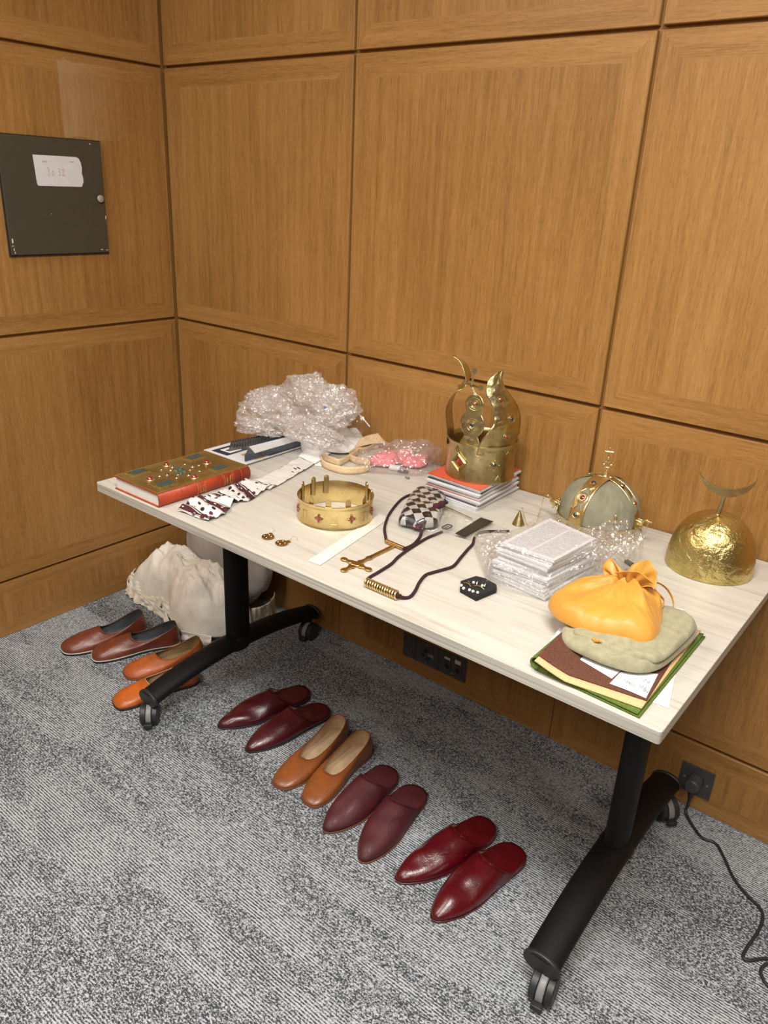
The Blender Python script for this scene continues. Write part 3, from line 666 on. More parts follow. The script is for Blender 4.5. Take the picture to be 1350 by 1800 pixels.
# ------------------------------------------------------------------ soft shapes
def centroid(pts): return Vector((sum(p[0] for p in pts)/len(pts), sum(p[1] for p in pts)/len(pts), 0))
def pillow(m, ol, z0, H, fold=None, e1=0.45, e2=0.8, nu=120, nv=36, under=0.35, k=8, cen=None, uvs=(1, 1), flat=0.0):
    """closed soft body over a smooth outline; fold(x,y,rho) adds height on the upper side"""
    sp = smooth_path([Vector((p[0], p[1], 0)) for p in ol], k, closed=True); n = len(sp); c = cen or centroid(sp)
    c = Vector((c[0], c[1], 0))
    def fn(u, v):
        th = -PI/2+PI*v; f = u*n; i = int(f) % n; e = sp[i].lerp(sp[(i+1) % n], f-int(f))
        rho = max(0, math.cos(th))**e1; s_ = math.sin(th)
        q = c.lerp(e, rho)
        if s_ < 0: z = z0+H*under*(1-abs(s_)**e2) 
        else: z = z0+H*under+H*(1-under)*(s_**e2)
        if fold and s_ > 0: 
            w_ = min(1, s_*2.0); d_ = fold(q.x, q.y, rho)
            if isinstance(d_, tuple): q = q+Vector(d_)*w_; z += 0; return (q.x, q.y, z+d_[2]*w_)
            z += d_*w_
        return (q.x, q.y, max(z, z0+0.0003 if s_ >= 0 else z))
    m.grid(nu, nv, fn, closeu=True); return m

# heap of crumpled cotton and the big bag under the table
cl = empty('crumpled_cotton_garments', (0.33, -0.2, 0), 'heap of crumpled off-white cotton garments on the carpet under the left end of the table', 'clothes')
ol = [(-.0, -.255), (.035, -.31), (.12, -.325), (.20, -.325), (.29, -.325), (.36, -.365), (.445, -.375), (.53, -.345), (.575, -.29), (.60, -.235), (.60, -.20), (.50, -.185), (.30, -.18), (.12, -.18), (.03, -.20)]
def crease(p, sc):
    d, _ = noise.voronoi(Vector(p)*sc+Vector((.37*math.sin(p[1]*sc*.9), .4*math.sin(p[0]*sc*.8), 0))); return min(1, (d[1]-d[0])*1.4)
def fold_h(x, y, rho):
    p = Vector((x, y, .5)); env = 1-rho**4
    q = Vector((x*.8+y*.9, y*.8-x*.5, .3))
    h = 0.026*ridge(p, 5.0, 2)+0.020*(1-crease(q, 6.5))+0.008*(1-crease(q+Vector((1, 2, 0)), 15))+0.006*ridge(q, 30, 2)
    lay = 0.045*math.exp(-((x-.03)/.08)**2)
    n = noise.noise_vector(Vector((x*9, y*9, 2)))*.02*env
    return (n.x, n.y, h*(0.45+env)-lay*rho)
m = MB(); pillow(m, ol, 0.0, 0.162, fold_h, e1=.60, e2=.8, nu=240, nv=120, under=.16, cen=(.33, -.225)); m.build('garment', COTTON, cl, angle=None, loc=None)
def frill(name, mt, pts, hgt, amp, f, seed, out=0.0, sold=.0015):
    sp = smooth_path(pts, 10); n = len(sp)-1
    def fn(u, v):
        i = u*n; a = min(int(i), n-1); q = sp[a].lerp(sp[a+1], i-a); d = (sp[a+1]-sp[a]).normalized(); nn = Vector((d.y, -d.x, 0))
        w1 = noise.noise(Vector((u*f, v*1.5, seed)))*amp+noise.noise(Vector((u*f*2.7, v*3, seed+5)))*amp*.5
        q = q+nn*(w1*(1-.5*v)+out*(1-v)); return (q.x, q.y, max(0.0015, q.z+hgt*v+.3*w1*v))
    m = MB(); m.grid(90, 12, fn); return m.build(name, mt, cl, solid=sold, angle=None)
frill('layered_edge', COTTON2, [(.0, -.262, .006), (.03, -.315, .006), (.09, -.332, .005), (.18, -.335, .004), (.26, -.338, .003)], .045, .020, 9, 1.0, .012)
frill('layered_edge', COTTON, [(-.004, -.252, .03), (.03, -.300, .03), (.10, -.318, .03), (.20, -.318, .03), (.30, -.330, .02), (.42, -.36, .015)], .040, .016, 11, 4.0, .01)
frill('layered_edge', COTTON, [(.10, -.335, .002), (.20, -.345, .002), (.30, -.352, .002), (.38, -.385, .002), (.47, -.392, .002), (.56, -.35, .002)], .040, .016, 8, 8.0, .004)
frill('hem', COTTON2, [(.60, -.20, .002), (.615, -.155, .002), (.60, -.10, .002), (.57, -.06, .002)], .10, .012, 5, 6.0, .0)
for (x, y) in ((447, 1054), (468, 1069)):
    c = onz(x, y, .085); m = MB(); m.lathe([(0, 0), (.0055, 0), (.0062, .0015), (.0055, .003), (0, .0032)], c, n=16, M=Matrix.Rotation(R(-70), 3, Vector((.75, .66, 0)))); m.build('button', SOLE_BRN if x < 450 else COTTON2, cl)
bg = MB()
def bagf(d): return 1+0.07*noise.noise(d*2.2)+0.025*ridge(d, 3.2, 2)
bg.ball((.345, -.082, .205), 1, (.225, .070, .205), 90, 60, fn=bagf)
for p in bg.v: p.z = max(p.z, .001); p.y = min(p.y, -.004)
o = bg.build('cloth_sack', BAGM, angle=None, loc=(.365, -.1, 0)); tag(o, 'big plump pale mauve cloth sack against the wall behind the cotton heap', 'sack')

# ------------------------------------------------------------------ jewelled book
def gem(root, c, nrm, r, mt, bez=None, br=None, sq=None, h=.6, name='gem'):
    nrm = Vector(nrm).normalized(); M = nrm.to_track_quat('Z', 'Y').to_matrix(); c = Vector(c)
    host = root
    if bez:
        m = MB(); m.torus(c+nrm*0.0005, r*1.12, br or r*.22, M, n=20, k=6); m.lathe([(0, 0), (r*1.2, 0), (r*1.05, r*.25), (0, r*.25)], c, n=20, M=M); host = m.build(name+'_bezel', bez, root)
    m = MB(); m.ball(c+nrm*(r*.1), r, (1, 1, h), 14, 10, M=M); return m.build(name, mt, host)
bk = empty('jewelled_book', (.82, -.62, .74), 'thick red leather book with a stone-set brass cover at the left table end', 'book')
bx0, bx1, by0, by1, bz = .730, .912, -.767, -.474, .7405
m = MB(); m.box(((bx0+bx1)/2-.002, (by0+by1)/2, bz+.0018), (bx1-bx0-.002, by1-by0, .003)); m.build('back_cover', BOOKRED, bk, bevel=.0006, smooth=False)
m = MB(); m.box(((bx0+bx1)/2-.002, (by0+by1)/2, bz+.0335), (bx1-bx0-.002, by1-by0, .003)); m.build('front_cover', BOOKRED, bk, bevel=.0006, smooth=False)
m = MB(); m.box(((bx0+bx1)/2-.002, (by0+by1)/2, bz+.0177), (bx1-bx0-.010, by1-by0-.008, .029)); m.build('page_block', PAPERW, bk, smooth=False)
m = MB(); m.grid(14, 1, lambda u, v: (bx1-.004+.0085*math.sin(PI*u)**.6, by0+(by1-by0)*v, bz+.0002+.0348*u)); sp_ = m.build('spine', BOOKRED, bk, solid=.003, angle=60)
for y in (-.700, -.655, -.622, -.568, -.532, -.505):
    m = MB(); m.tube([(bx1-.004+.0087*math.sin(PI*u/10)**.6, y, bz+.0002+.0348*u/10) for u in range(11)], .0012, n=8); m.build('raised_band', BOOKRED, sp_)
for y in (-.650, -.627, -.563, -.537):
    m = MB(); m.tube([(bx1-.0036+.0088*math.sin(PI*u/10)**.6, y, bz+.0002+.0348*u/10) for u in range(1, 10)], .0005, n=6); m.build('gilt_line', GILT, sp_)
def text(body, size, M, mt, root, name='lettering', ext=0.0002, align='CENTER'):
    c = bpy.data.curves.new(name, 'FONT'); c.body = body; c.size = size; c.extrude = ext; c.align_x = align; c.align_y = 'CENTER'
    c.materials.append(mt); o = bpy.data.objects.new(name, c); COL.objects.link(o)
    org = Vector(root['_o']) if root is not None else Vector((0, 0, 0))
    me = bpy.data.meshes.new_from_object(o); me.name = name; bpy.data.objects.remove(o); o = bpy.data.objects.new(name, me); COL.objects.link(o)
    if not me.materials: me.materials.append(mt)
    M = Matrix.Translation(-org) @ M; o.matrix_local = M
    if root is not None: o.parent = root
    o['_o'] = [0, 0, 0]; return o
def frame4(c, x, y):
    x = Vector(x).normalized(); y = Vector(y); y = (y-x*y.dot(x)).normalized(); z = x.cross(y)
    return Matrix(((x.x, y.x, z.x, c[0]), (x.y, y.y, z.y, c[1]), (x.z, y.z, z.z, c[2]), (0, 0, 0, 1)))
for body, y in (('AVIVS', -.643), ('TELIA', -.634), ('LIBER', -.556), ('REGVM', -.545)):
    text(body, .0075, frame4((bx1+.0052, y, bz+.018), (0, 0, -1), (0, 1, 0)), GILT, sp_)
zt = bz+.035
m = MB(); m.box(((bx0+bx1)/2-.002, (by0+by1)/2, zt+.0012), (bx1-bx0-.003, by1-by0-.001, .0024)); plate = m.build('brass_cover_plate', G_BOOK, bk, bevel=.001, smooth=False)
def rim4(x0, x1, y0, y1, z, r, name, mt, root):
    m = MB(); m.tube([(x0, y0, z), (x1, y0, z), (x1, y1, z), (x0, y1, z)], r, n=6, closed=True); return m.build(name, mt, root)
rim4(bx0+.003, bx1-.006, by0+.004, by1-.004, zt+.0026, .0013, 'edge_bead', G_BOOK, plate)
m = MB(); 
rim4(bx0+.012, bx1-.014, by0+.014, by1-.014, zt+.0023, .0009, 'inner_bead', G_BOOK, plate)
zs = zt+.0026
for x, y in ((243, 830.7), (342, 804.8), (387, 823), (291, 851.5)):
    c = onz(x, y, zs); rz = 0
    m = MB(); m.box((c.x, c.y, zs+.0006), (.034, .056, .0022)); m.box((c.x, c.y, zs+.0012), (.027, .049, .003)); bz_ = m.build('stone_setting', G_RING, plate, bevel=.0006, smooth=False)
    m = MB(); m.box((c.x, c.y, zs+.003), (.0225, .042, .004)); o = m.build('rectangular_stone', TEAL, bz_, bevel=.0014, smooth=False); o['label'] = 'rectangular dark teal stone'
for x, y in ((263.7, 841), (293, 816), (363.7, 812), (341.5, 837.4)):
    c = onz(x, y, zs+.003); c.z = zs; gem(plate, c, (0, 0, 1), .0086, RUBY, G_LITE, h=.95, name='ruby')
for x, y in ((294, 833), (331.6, 833.7), (338.5, 818.9), (303, 819.6)):
    c = onz(x, y, zs+.002); c.z = zs; gem(plate, c, (0, 0, 1), .0046, ONYX, G_LITE, h=1.2, name='dark_bead')
for x, y in ((280.7, 836.7), (284, 825.6), (325, 816), (349.6, 817.4), (350.8, 827.8), (310.4, 839.6), (318, 820.5), (300, 826.5), (334, 826), (313, 834)):
    c = onz(x, y, zs); c.z = zs; gem(plate, c, (0, 0, 1), .0036, DGREEN if x not in (300, 334) else RUBY, G_LITE, h=.7, name='green_bead')
for x, y in ((309.6, 827.6), (323.7, 829), (316, 824.5), (317, 832)):
    c = onz(x, y, zs); c.z = zs
    m = MB(); m.box((c.x, c.y, zs+.002), (.010, .010, .005), R(45)); m.build('centre_stone', TEAL, plate, bevel=.001, smooth=False)

# ------------------------------------------------------------------ patterned ribbon and dotted white ribbon
def ribbon_mat():
    m, nt, bs = mat('embroidered_ribbon'); uv = coords(nt, 'UV')
    sep = nt.nodes.new('ShaderNodeSeparateXYZ'); nt.links.new(uv, sep.inputs[0])
    def mp(s): q = nt.nodes.new('ShaderNodeMapping'); q.inputs['Scale'].default_value = s; nt.links.new(uv, q.inputs[0]); return q.outputs[0]
    vo = nt.nodes.new('ShaderNodeTexVoronoi'); vo.inputs['Scale'].default_value = 1; vo.inputs['Randomness'].default_value = .35; nt.links.new(mp((4, 5.2, 1)), vo.inputs['Vector'])
    dots = mth(nt, 'LESS_THAN', vo.outputs['Distance'], .27)
    vo2 = nt.nodes.new('ShaderNodeTexVoronoi'); vo2.inputs['Scale'].default_value = 1; nt.links.new(mp((5, 12, 1)), vo2.inputs['Vector'])
    # bands across the length: v position within a repeat
    fr = mth(nt, 'FRACT', mth(nt, 'MULTIPLY', sep.outputs[1], 1.35))
    band = mth(nt, 'MULTIPLY', mth(nt, 'GREATER_THAN', fr, .12), mth(nt, 'LESS_THAN', fr, .36))
    edge1 = mth(nt, 'MULTIPLY', mth(nt, 'GREATER_THAN', fr, .07), mth(nt, 'LESS_THAN', fr, .095))
    edge2 = mth(nt, 'MULTIPLY', mth(nt, 'GREATER_THAN', fr, .385), mth(nt, 'LESS_THAN', fr, .43))
    white = (.68, .67, .65)
    c = mixc(nt, dots, white, ramp(nt, vo.outputs['Color'], [(.3, (.02, .012, .015)), (.5, (.09, .012, .018))], 'CONSTANT'))
    star = mth(nt, 'LESS_THAN', vo2.outputs['Distance'], .22)
    bandc = mixc(nt, star, (.065, .010, .016), white)
    c = mixc(nt, band, c, bandc)
    c = mixc(nt, mth(nt, 'MAXIMUM', edge1, edge2), c, (.02, .015, .015))
    nt.links.new(c, bs.inputs['Base Color']); bs.inputs['Roughness'].default_value = .7; return m
RIB = ribbon_mat()
def dotrib_mat():
    m, nt, bs = mat('dotted_white_ribbon'); uv = coords(nt, 'UV')
    def mp(s): q = nt.nodes.new('ShaderNodeMapping'); q.inputs['Scale'].default_value = s; nt.links.new(uv, q.inputs[0]); return q.outputs[0]
    sep = nt.nodes.new('ShaderNodeSeparateXYZ'); nt.links.new(uv, sep.inputs[0])
    vo = nt.nodes.new('ShaderNodeTexVoronoi'); vo.inputs['Randomness'].default_value = .4; vo.inputs['Scale'].default_value = 1; nt.links.new(mp((3.2, 18, 1)), vo.inputs['Vector'])
    dots = mth(nt, 'LESS_THAN', vo.outputs['Distance'], .30)
    fr = mth(nt, 'FRACT', mth(nt, 'MULTIPLY', sep.outputs[1], 1.43))
    reg = mth(nt, 'LESS_THAN', fr, .30)
    c = mixc(nt, mth(nt, 'MULTIPLY', dots, reg), (.68, .655, .62), ramp(nt, vo.outputs['Color'], [(.3, (.02, .012, .015)), (.6, (.40, .38, .22))], 'CONSTANT'))
    nt.links.new(c, bs.inputs['Base Color']); bs.inputs['Roughness'].default_value = .65; return m
DRIB = dotrib_mat()
def strip(m, L_, R_, nu=14, nv=120, h=0.0, f=6, seed=0, base=.7412, uvs=(1, 1), curl=0.0, hh=None):
    a = smooth_path(L_, 10); b = smooth_path(R_, 10)
    def at(sp, t): i = t*(len(sp)-1); k = min(int(i), len(sp)-2); return sp[k].lerp(sp[k+1], i-k)
    def fn(u, v):
        q = at(a, v).lerp(at(b, v), u)
        e = abs(noise.noise(Vector((u*1.2, v*f, seed))))*2*h+abs(noise.noise(Vector((u*2.5, v*f*2.3, seed+9))))*h*.6
        if hh: e *= hh(v)
        return (q.x, q.y, base+e+curl*abs(2*u-1)**4*h)
    m.grid(nu, nv, fn, uvs=uvs); return m
T3 = lambda x, y: Vector((*onz(x, y, .742)[:2], 0))
m = MB(); strip(m, [T3(312, 898), T3(345, 876), T3(372, 872), T3(412, 854), T3(436, 846)], [T3(366, 917), T3(395, 905), T3(412, 886), T3(440, 880), T3(478, 856)], h=.010, f=7, seed=2.2, uvs=(1, 3.1), nv=160, base=.7415)
o = m.build('patterned_ribbon', RIB, solid=.0012, angle=None, loc=(1.0, -.65, .74), offset=1); tag(o, 'crumpled white ribbon with maroon and black embroidered pattern beside the red book', 'ribbon')
m = MB(); strip(m, [T3(428, 848), T3(455, 842), T3(486, 826), T3(512, 813), T3(536, 799)], [T3(474, 862), T3(500, 848), T3(522, 835), T3(545, 822), T3(562, 808)], h=.003, f=6, seed=5.1, uvs=(1, 1.4), base=.7432)
o = m.build('dotted_ribbon', DRIB, solid=.001, angle=None, loc=(.93, -.35, .74), offset=1); tag(o, 'long flat white ribbon with groups of dark dots leading back from the patterned ribbon', 'ribbon')
m = MB(); strip(m, [T3(524, 805), T3(536, 793), T3(543, 789)], [T3(553, 818), T3(570, 808), T3(582, 800)], h=.002, f=3, seed=7.1, base=.7462, nv=30)
o = m.build('plain_ribbon', WELAST, solid=.001, angle=None, loc=(.88, -.2, .74), offset=1); tag(o, 'plain white ribbon end lying over the dotted ribbon', 'ribbon')

# ------------------------------------------------------------------ packs at the back left corner
pk = empty('boxed_set_pack', (.72, -.28, .74), 'navy and white printed pack in clear wrapping under the bubble wrap', 'package')
cA, cB, cC, cD = onz(358, 793, .745), onz(433, 817, .745), onz(540, 783, .745), onz(470, 762, .745)
m = MB(); m.slab([cA, cB, cC, cD], (0, 0, .004)); card = m.build('white_card', PAPER, pk, bevel=.0004, smooth=False)
def bil(a, b, z): p = cA.lerp(cB, a).lerp(cD.lerp(cC, a), b); return Vector((p.x, p.y, z))
def patch(a0, a1, b0, b1, z, h, mt, name, root): 
    m = MB(); m.slab([bil(a0, b0, z), bil(a1, b0, z), bil(a1, b1, z), bil(a0, b1, z)], (0, 0, h)); return m.build(name, mt, root, smooth=False)
patch(.12, .50, .04, .40, .7492, .0004, NAVY, 'printed_panel', card); patch(.2, .44, .12, .3, .7497, .0003, WELAST, 'printed_panel', card)
patch(.28, .36, .15, .27, .7501, .0003, NAVY, 'printed_panel', card); patch(.62, .98, .16, .36, .7492, .0005, MUST, 'printed_panel', card); patch(.7, 1.0, .36, .98, .7492, .0005, NAVY, 'printed_panel', card)
m = MB(); q = [onz(430, 812, .75), onz(534, 782, .75), onz(526, 768, .75), onz(440, 790, .75)]; m.slab(q, (0, 0, .019)); m.build('navy_box', NAVY, pk, bevel=.002, smooth=False)
m = MB(); q = [onz(448, 797, .7705), onz(530, 773, .7705), onz(524, 764, .7705), onz(438, 786, .7705)]; m.slab(q, (0, 0, .002)); m.build('white_flap', PAPER, pk, smooth=False)
m = MB(); m.grid(60, 26, lambda u, v: (lambda p: (p.x, p.y, .772-.026*abs(2*v-1)**3+.006*ridge(p, 28, 3)))(onz(392, 795, .75).lerp(onz(540, 776, .75), u).lerp(onz(440, 825, .75).lerp(onz(556, 792, .75), u), v))); m.build('clear_wrapper', CLEAR, pk, angle=None)
rb = MB(); 
for i in range(15):
    t = i/14; a = onz(404+68*t, 791-13*t, .755); b = onz(412+60*t, 778-12*t, .755)
    rb.tube([a, (a+b)/2+Vector((0, 0, .014)), b+Vector((0, 0, .004))], .0034, n=8)
o = rb.build('ribbed_elastic_roll', plain('charcoal_rib', (.05, .048, .046), .6), angle=60, loc=(.70, -.3, .75)); tag(o, 'dark grey ribbed elastic coil in clear film on the navy pack', 'elastic')

# ------------------------------------------------------------------ big bubble wrap pile
bw = empty('bubble_wrap', (.83, -.2, .74), 'large crumpled pile of clear bubble wrap at the back left of the table', 'bubble wrap')
def crump(s, amp, k=3.0, seed=0.0):
    def f(d):
        q = d+Vector((seed, seed*.7, 0)); dd, _ = noise.voronoi(q*k*1.3)
        return 1+amp*noise.noise(q*k*.55)*1.3+amp*.9*(min(.6, dd[1]-dd[0])-.3)+amp*.35*ridge(q, k*3.2, 2)
    return f
def blob(c, r3, amp, k, seed, mt=BUBBLE, name='sheet', root=None, n=(110, 70), floor=None, ymax=-.004):
    m = MB(); m.ball(c, 1, r3, n[0], n[1], fn=crump(0, amp, k, seed))
    for p in m.v:
        if floor is not None: p.z = max(p.z, floor)
        p.y = min(p.y, ymax)
    return m.build(name, mt, root, angle=None)
def B_(x, y, Y): return ony(x, y, Y)
blob(B_(535, 722, -.16), (.150, .075, .078), .30, 2.2, 1.0, root=bw, floor=.770)
blob(B_(472, 728, -.19), (.105, .070, .066), .34, 2.2, 4.0, root=bw, floor=.775)
blob(B_(462, 705, -.19), (.050, .040, .036), .42, 2.0, 7.0, root=bw)
blob(B_(552, 688, -.13), (.080, .050, .046), .42, 2.0, 9.0, root=bw)
blob(B_(592, 716, -.14), (.062, .050, .052), .38, 2.0, 12.0, root=bw)
blob(B_(452, 752, -.24), (.085, .050, .024), .36, 2.0, 15.0, root=bw, floor=.778)
blob(B_(545, 757, -.22), (.110, .050, .034), .34, 2.2, 18.0, root=bw, floor=.775)
m = MB(); m.ball(B_(571, 716, -.225), .006, (1, .5, .6)); m.build('blue_tape_scrap', plain('blue_tape', (.12, .22, .6), .5), bw)
zb = empty('zip_bag', (.97, -.15, .74), 'clear plastic zip bag holding white fabric, right of the bubble wrap pile', 'bag')
m = MB(); pillow(m, [T3(530, 788), T3(560, 795), T3(605, 800), T3(640, 790), T3(628, 768), T3(580, 760), T3(540, 770)], .742, .022, lambda x, y, r: .016*ridge(Vector((x, y, 2)), 14, 3)+.012*crease((x, y, 1), 22), nu=110, nv=50, e1=.7); m.build('white_fabric', WELAST, zb, angle=None)
def zfn(u, v):
    p = B_(548, 770, -.19).lerp(B_(612, 796, -.20), v).lerp(B_(618, 715, -.10).lerp(B_(650, 758, -.10), v), u); return (p.x, p.y, p.z+.010*ridge(p, 12, 3)+.01)
m = MB(); m.grid(40, 30, zfn); m.build('film', CLEAR, zb, angle=None)
m = MB(); m.tube([B_(614, 718, -.10)+V(0, 0, .012), B_(634, 738, -.10)+V(0, 0, .012), B_(650, 756, -.10)+V(0, 0, .01)], .0018, n=6); m.build('zip_seal', PAPER, zb)

def band(pts, h, mt, name, root=None, th=.0015, tilt=0.0, z0=.7415, wav=0.0, k=10, closed=False):
    sp = smooth_path([Vector(p) for p in pts], k, closed); n = len(sp)-1
    if closed: sp.append(sp[0]); n += 1
    def fn(u, v):
        i = u*n; a = min(int(i), n-1); q = sp[a].lerp(sp[a+1], i-a); d = (sp[a+1]-sp[a]); d = d.normalized() if d.length > 1e-7 else Vector((1, 0, 0)); nn = Vector((d.y, -d.x, 0))
        hv = h(u) if callable(h) else h
        return (q.x+nn.x*tilt*hv*v, q.y+nn.y*tilt*hv*v, z0+q.z+hv*v*(1-.5*abs(tilt))+wav*noise.noise(Vector((u*5, 0, 1)))*v)
    m = MB(); m.grid(len(sp)*2, 3, fn); return m.build(name, mt, root, solid=th, angle=None)
we = empty('white_elastic_loop', (.87, -.18, .74), 'white elastic tape coiled in a loose loop in front of the zip bag', 'elastic')
band([T3(529, 788), T3(536, 797), T3(555, 803), T3(573, 800), T3(580, 790), T3(566, 783), T3(545, 781)], .020, WELAST, 'loop', we, closed=True)
band([T3(536, 795), T3(555, 790), T3(572, 792)], .012, WELAST, 'inner_loop', we, z0=.742)
m = MB(); strip(m, [T3(549, 792), T3(551, 806), T3(553, 818)], [T3(561, 792), T3(562, 808), T3(566, 820)], h=.001, f=2, base=.762, nv=20)
for p in m.v: p.z = .7425+.024*max(0, min(1, (p.y+.245)/.07))
m.build('tape_end', WELAST, we, solid=.001)
be = empty('beige_elastic_straps', (.98, -.16, .74), 'wide beige elastic straps looping in front of the zip bag', 'strap')
def onw(x, y): q = onz(x, y, .742); return Vector((q.x, q.y, 0))
band([onw(630, 800), onw(600, 818), onw(585, 816), onw(566, 810), onw(570, 822), onw(598, 832), onw(625, 833), onw(648, 828), onw(644, 818), onw(625, 815), onw(614, 806), onw(640, 792), onw(665, 788)], .022, ELAST, 'strap_loop', be, wav=.004)
band([onw(622, 798), onw(640, 796), onw(660, 786), onw(680, 786), onw(700, 788), onw(722, 780), onw(716, 776), onw(680, 772)], .030, ELAST, 'strap_loop', be, tilt=.5, z0=.742)
m = MB(); m.grid(30, 10, lambda u, v: (lambda p: (p.x, p.y, .757+.02*v+.006*math.sin(5*u)))(onw(622, 797).lerp(onw(715, 783), u).lerp(onw(632, 790).lerp(onw(712, 775), u), v))); m.build('flat_strap', ELAST, be, solid=.002)

pb = empty('pink_parcel', (1.12, -.08, .74), 'pink item wrapped in small bubble wrap between the straps and the tall crown', 'package')
ol = [onw(625, 818), onw(640, 832), onw(672, 834), onw(715, 838), (onw(752, 836)), onw(784, 818), onw(786, 803), onw(760, 795), onw(700, 800), onw(650, 806)]
m = MB(); pillow(m, ol, .742, .036, lambda x, y, r: .020*ridge(Vector((x, y, 4)), 11, 3)+.016*crease((x, y, 3), 24), nu=140, nv=60, e1=.6); m.build('bubble_film', PINKF, pb, angle=None)
for kk, (fx_, fy_, sz) in enumerate(((660, 818, .34), (700, 812, .30), (738, 822, .28))):
    m = MB(); pillow(m, [p*sz+onw(fx_, fy_)*(1-sz) for p in ol], .745, .026, lambda x, y, r: .012*ridge(Vector((x, y, 9+kk)), 24, 3), nu=60, nv=24, e1=.8); m.build('pink_content', PINK, pb, angle=None)
m = MB(); pillow(m, [p*.5+onw(755, 810)*.5 for p in ol], .744, .044, lambda x, y, r: .018*ridge(Vector((x, y, 14)), 12, 3)+.014*crease((x, y, 5), 26), nu=100, nv=44); m.build('film_fold', PINKF, pb, angle=None)
m = MB(); m.box(onz(704, 831, .744)+V(0, .012, .001), (.03, .012, .006), R(20)); m.build('black_clip', BLACKP, pb, bevel=.001)
m = MB(); c = onz(692, 828, .742); m.cyl(c+V(-.014, 0, .008), c+V(.014, .012, .008), .0085, n=24); o = m.build('white_spool', PAPER, loc=(c.x, c.y, .742)); tag(o, 'small white paper roll in front of the pink parcel', 'roll')
m = MB(); c = onz(715.5, 841, .742); m.cyl(c+V(-.006, 0, .003), c+V(.007, .001, .003), .0027, n=12); o = m.build('grey_pellet', GREYP, loc=(c.x, c.y, .742)); tag(o, 'tiny grey cylindrical pellet on the table near the white roll', 'pellet')

# ------------------------------------------------------------------ booklets under the tall crown
bl0 = Vector((1.407, -.105, 0)); rnd = random.Random(3)
cols = [(PAPER, 'white'), (PAPER, 'white'), (MAROON, 'dark'), (PAPER, 'white'), (PAPER, 'white'), (CORAL, 'coral'), (PAPER, 'white'), (CORAL, 'coral'), (PAPER, 'white'), (BLACKC, 'black'), (PAPER, 'white'), (CORAL, 'coral')]
z = .7402
A3, B3, C3 = Vector((1.318, -.222, 0)), Vector((1.487, -.232, 0)), Vector((1.478, -.012, 0))
for i, (mt, cn) in enumerate(cols):
    th = .0050; dx, dy = rnd.uniform(-.006, .004), rnd.uniform(-.005, .004); rot = R(rnd.uniform(-2.5, 2.5))
    if i == len(cols)-1: dx = dy = 0; rot = 0
    root = empty('booklet', (bl0.x, bl0.y, z))
    place = ['lowest in', 'second from the bottom of', 'third from the bottom of', 'fourth from the bottom of', 'fifth from the bottom of', 'sixth from the bottom of', 'sixth from the top of', 'fifth from the top of', 'fourth from the top of', 'third from the top of', 'just below the topmost of', 'topmost on'][i]
    place = {5: 'seventh from the top of'}.get(i, place)
    tag(root, ('coral red covered booklet, ' if cn == 'coral' else cn+' covered booklet, ')+place+' the stack under the tall crown', 'booklet', 'booklets stacked under the tall crown')
    M = Matrix.Rotation(rot, 3, 'Z')
    quad = [A3, B3, C3, A3+C3-B3]; quad = [M@(p-bl0)+bl0+Vector((dx, dy, z)) for p in quad]
    quad = [Vector((p.x, min(p.y, -.004), p.z)) for p in quad]
    m = MB(); m.slab([bl0.lerp(p, .985)+V(0, 0, z*.015) if 0 else p+(Vector((bl0.x, bl0.y, z))-p)*.012 for p in quad], (0, 0, th-.0010)); m.build('pages', PAPER, root, smooth=False)
    m = MB(); m.slab([p+V(0, 0, th-.0010) for p in quad], (0, 0, .0006)); m.build('cover', mt, root, smooth=False)
    z += th
ZC = z

# ------------------------------------------------------------------ tall crown
cc = Vector((1.414, -.119, ZC)); RR = .0900
def oncyl(az, z, r=RR): return Vector((cc.x+r*math.cos(az), cc.y+r*math.sin(az), z))
tc = empty('tall_crown', (cc.x, cc.y, ZC), 'tall aged brass crown with bent jewelled plates and a cross, standing on the booklets', 'crown')
HB = .098
prof = [(RR-.0005, 0.0005), (RR+.0008, 0.0), (RR+.001, .004), (RR-.0005, .008), (RR-.002, .05), (RR-.001, .088), (RR+.0015, .094), (RR+.003, HB), (RR+.001, HB+.0012), (RR-.001, HB-.001), (RR-.0035, .086), (RR-.0045, .05), (RR-.003, .008), (RR-.0025, .0005)]
m = MB(); m.lathe(prof, cc, n=96, closed=True); bd = m.build('band', G_TALL, tc, angle=50)
CAZ = math.atan2(-.86, .51)
def plate_on(root, azc, rows, name, lean, mt=G_PETAL, nu=14, zb=.080, r0=RR-.006, crum=.0018, seed=0, th=.0014, flatn=0.0):
    """rows: (height above band base, left, right) in metres along the arc; lean(h) gives inward shift"""
    def S(u, h, sh=None):
        for a, b in zip(rows, rows[1:]):
            if h <= b[0]: break
        t = (h-a[0])/max(1e-9, b[0]-a[0]); t = min(1, max(0, t)); l = a[1]+(b[1]-a[1])*t; r_ = a[2]+(b[2]-a[2])*t
        s = l+(r_-l)*u if sh is None else sh
        az = azc+s/RR; rr = r0-lean(h)+flatn*(s*s)/(2*RR)+crum*2*ridge(Vector((s*1.0, h, seed)), 30, 3)
        return Vector((cc.x+rr*math.cos(az), cc.y+rr*math.sin(az), cc.z+h))
    hs = [rows[0][0]+(rows[-1][0]-rows[0][0])*j/48 for j in range(49)]
    m = MB(); m.grid(nu, 48, lambda u, v: S(u, hs[int(round(v*48))])); o = m.build(name, mt, root, solid=th, angle=50, offset=0)
    return o, S
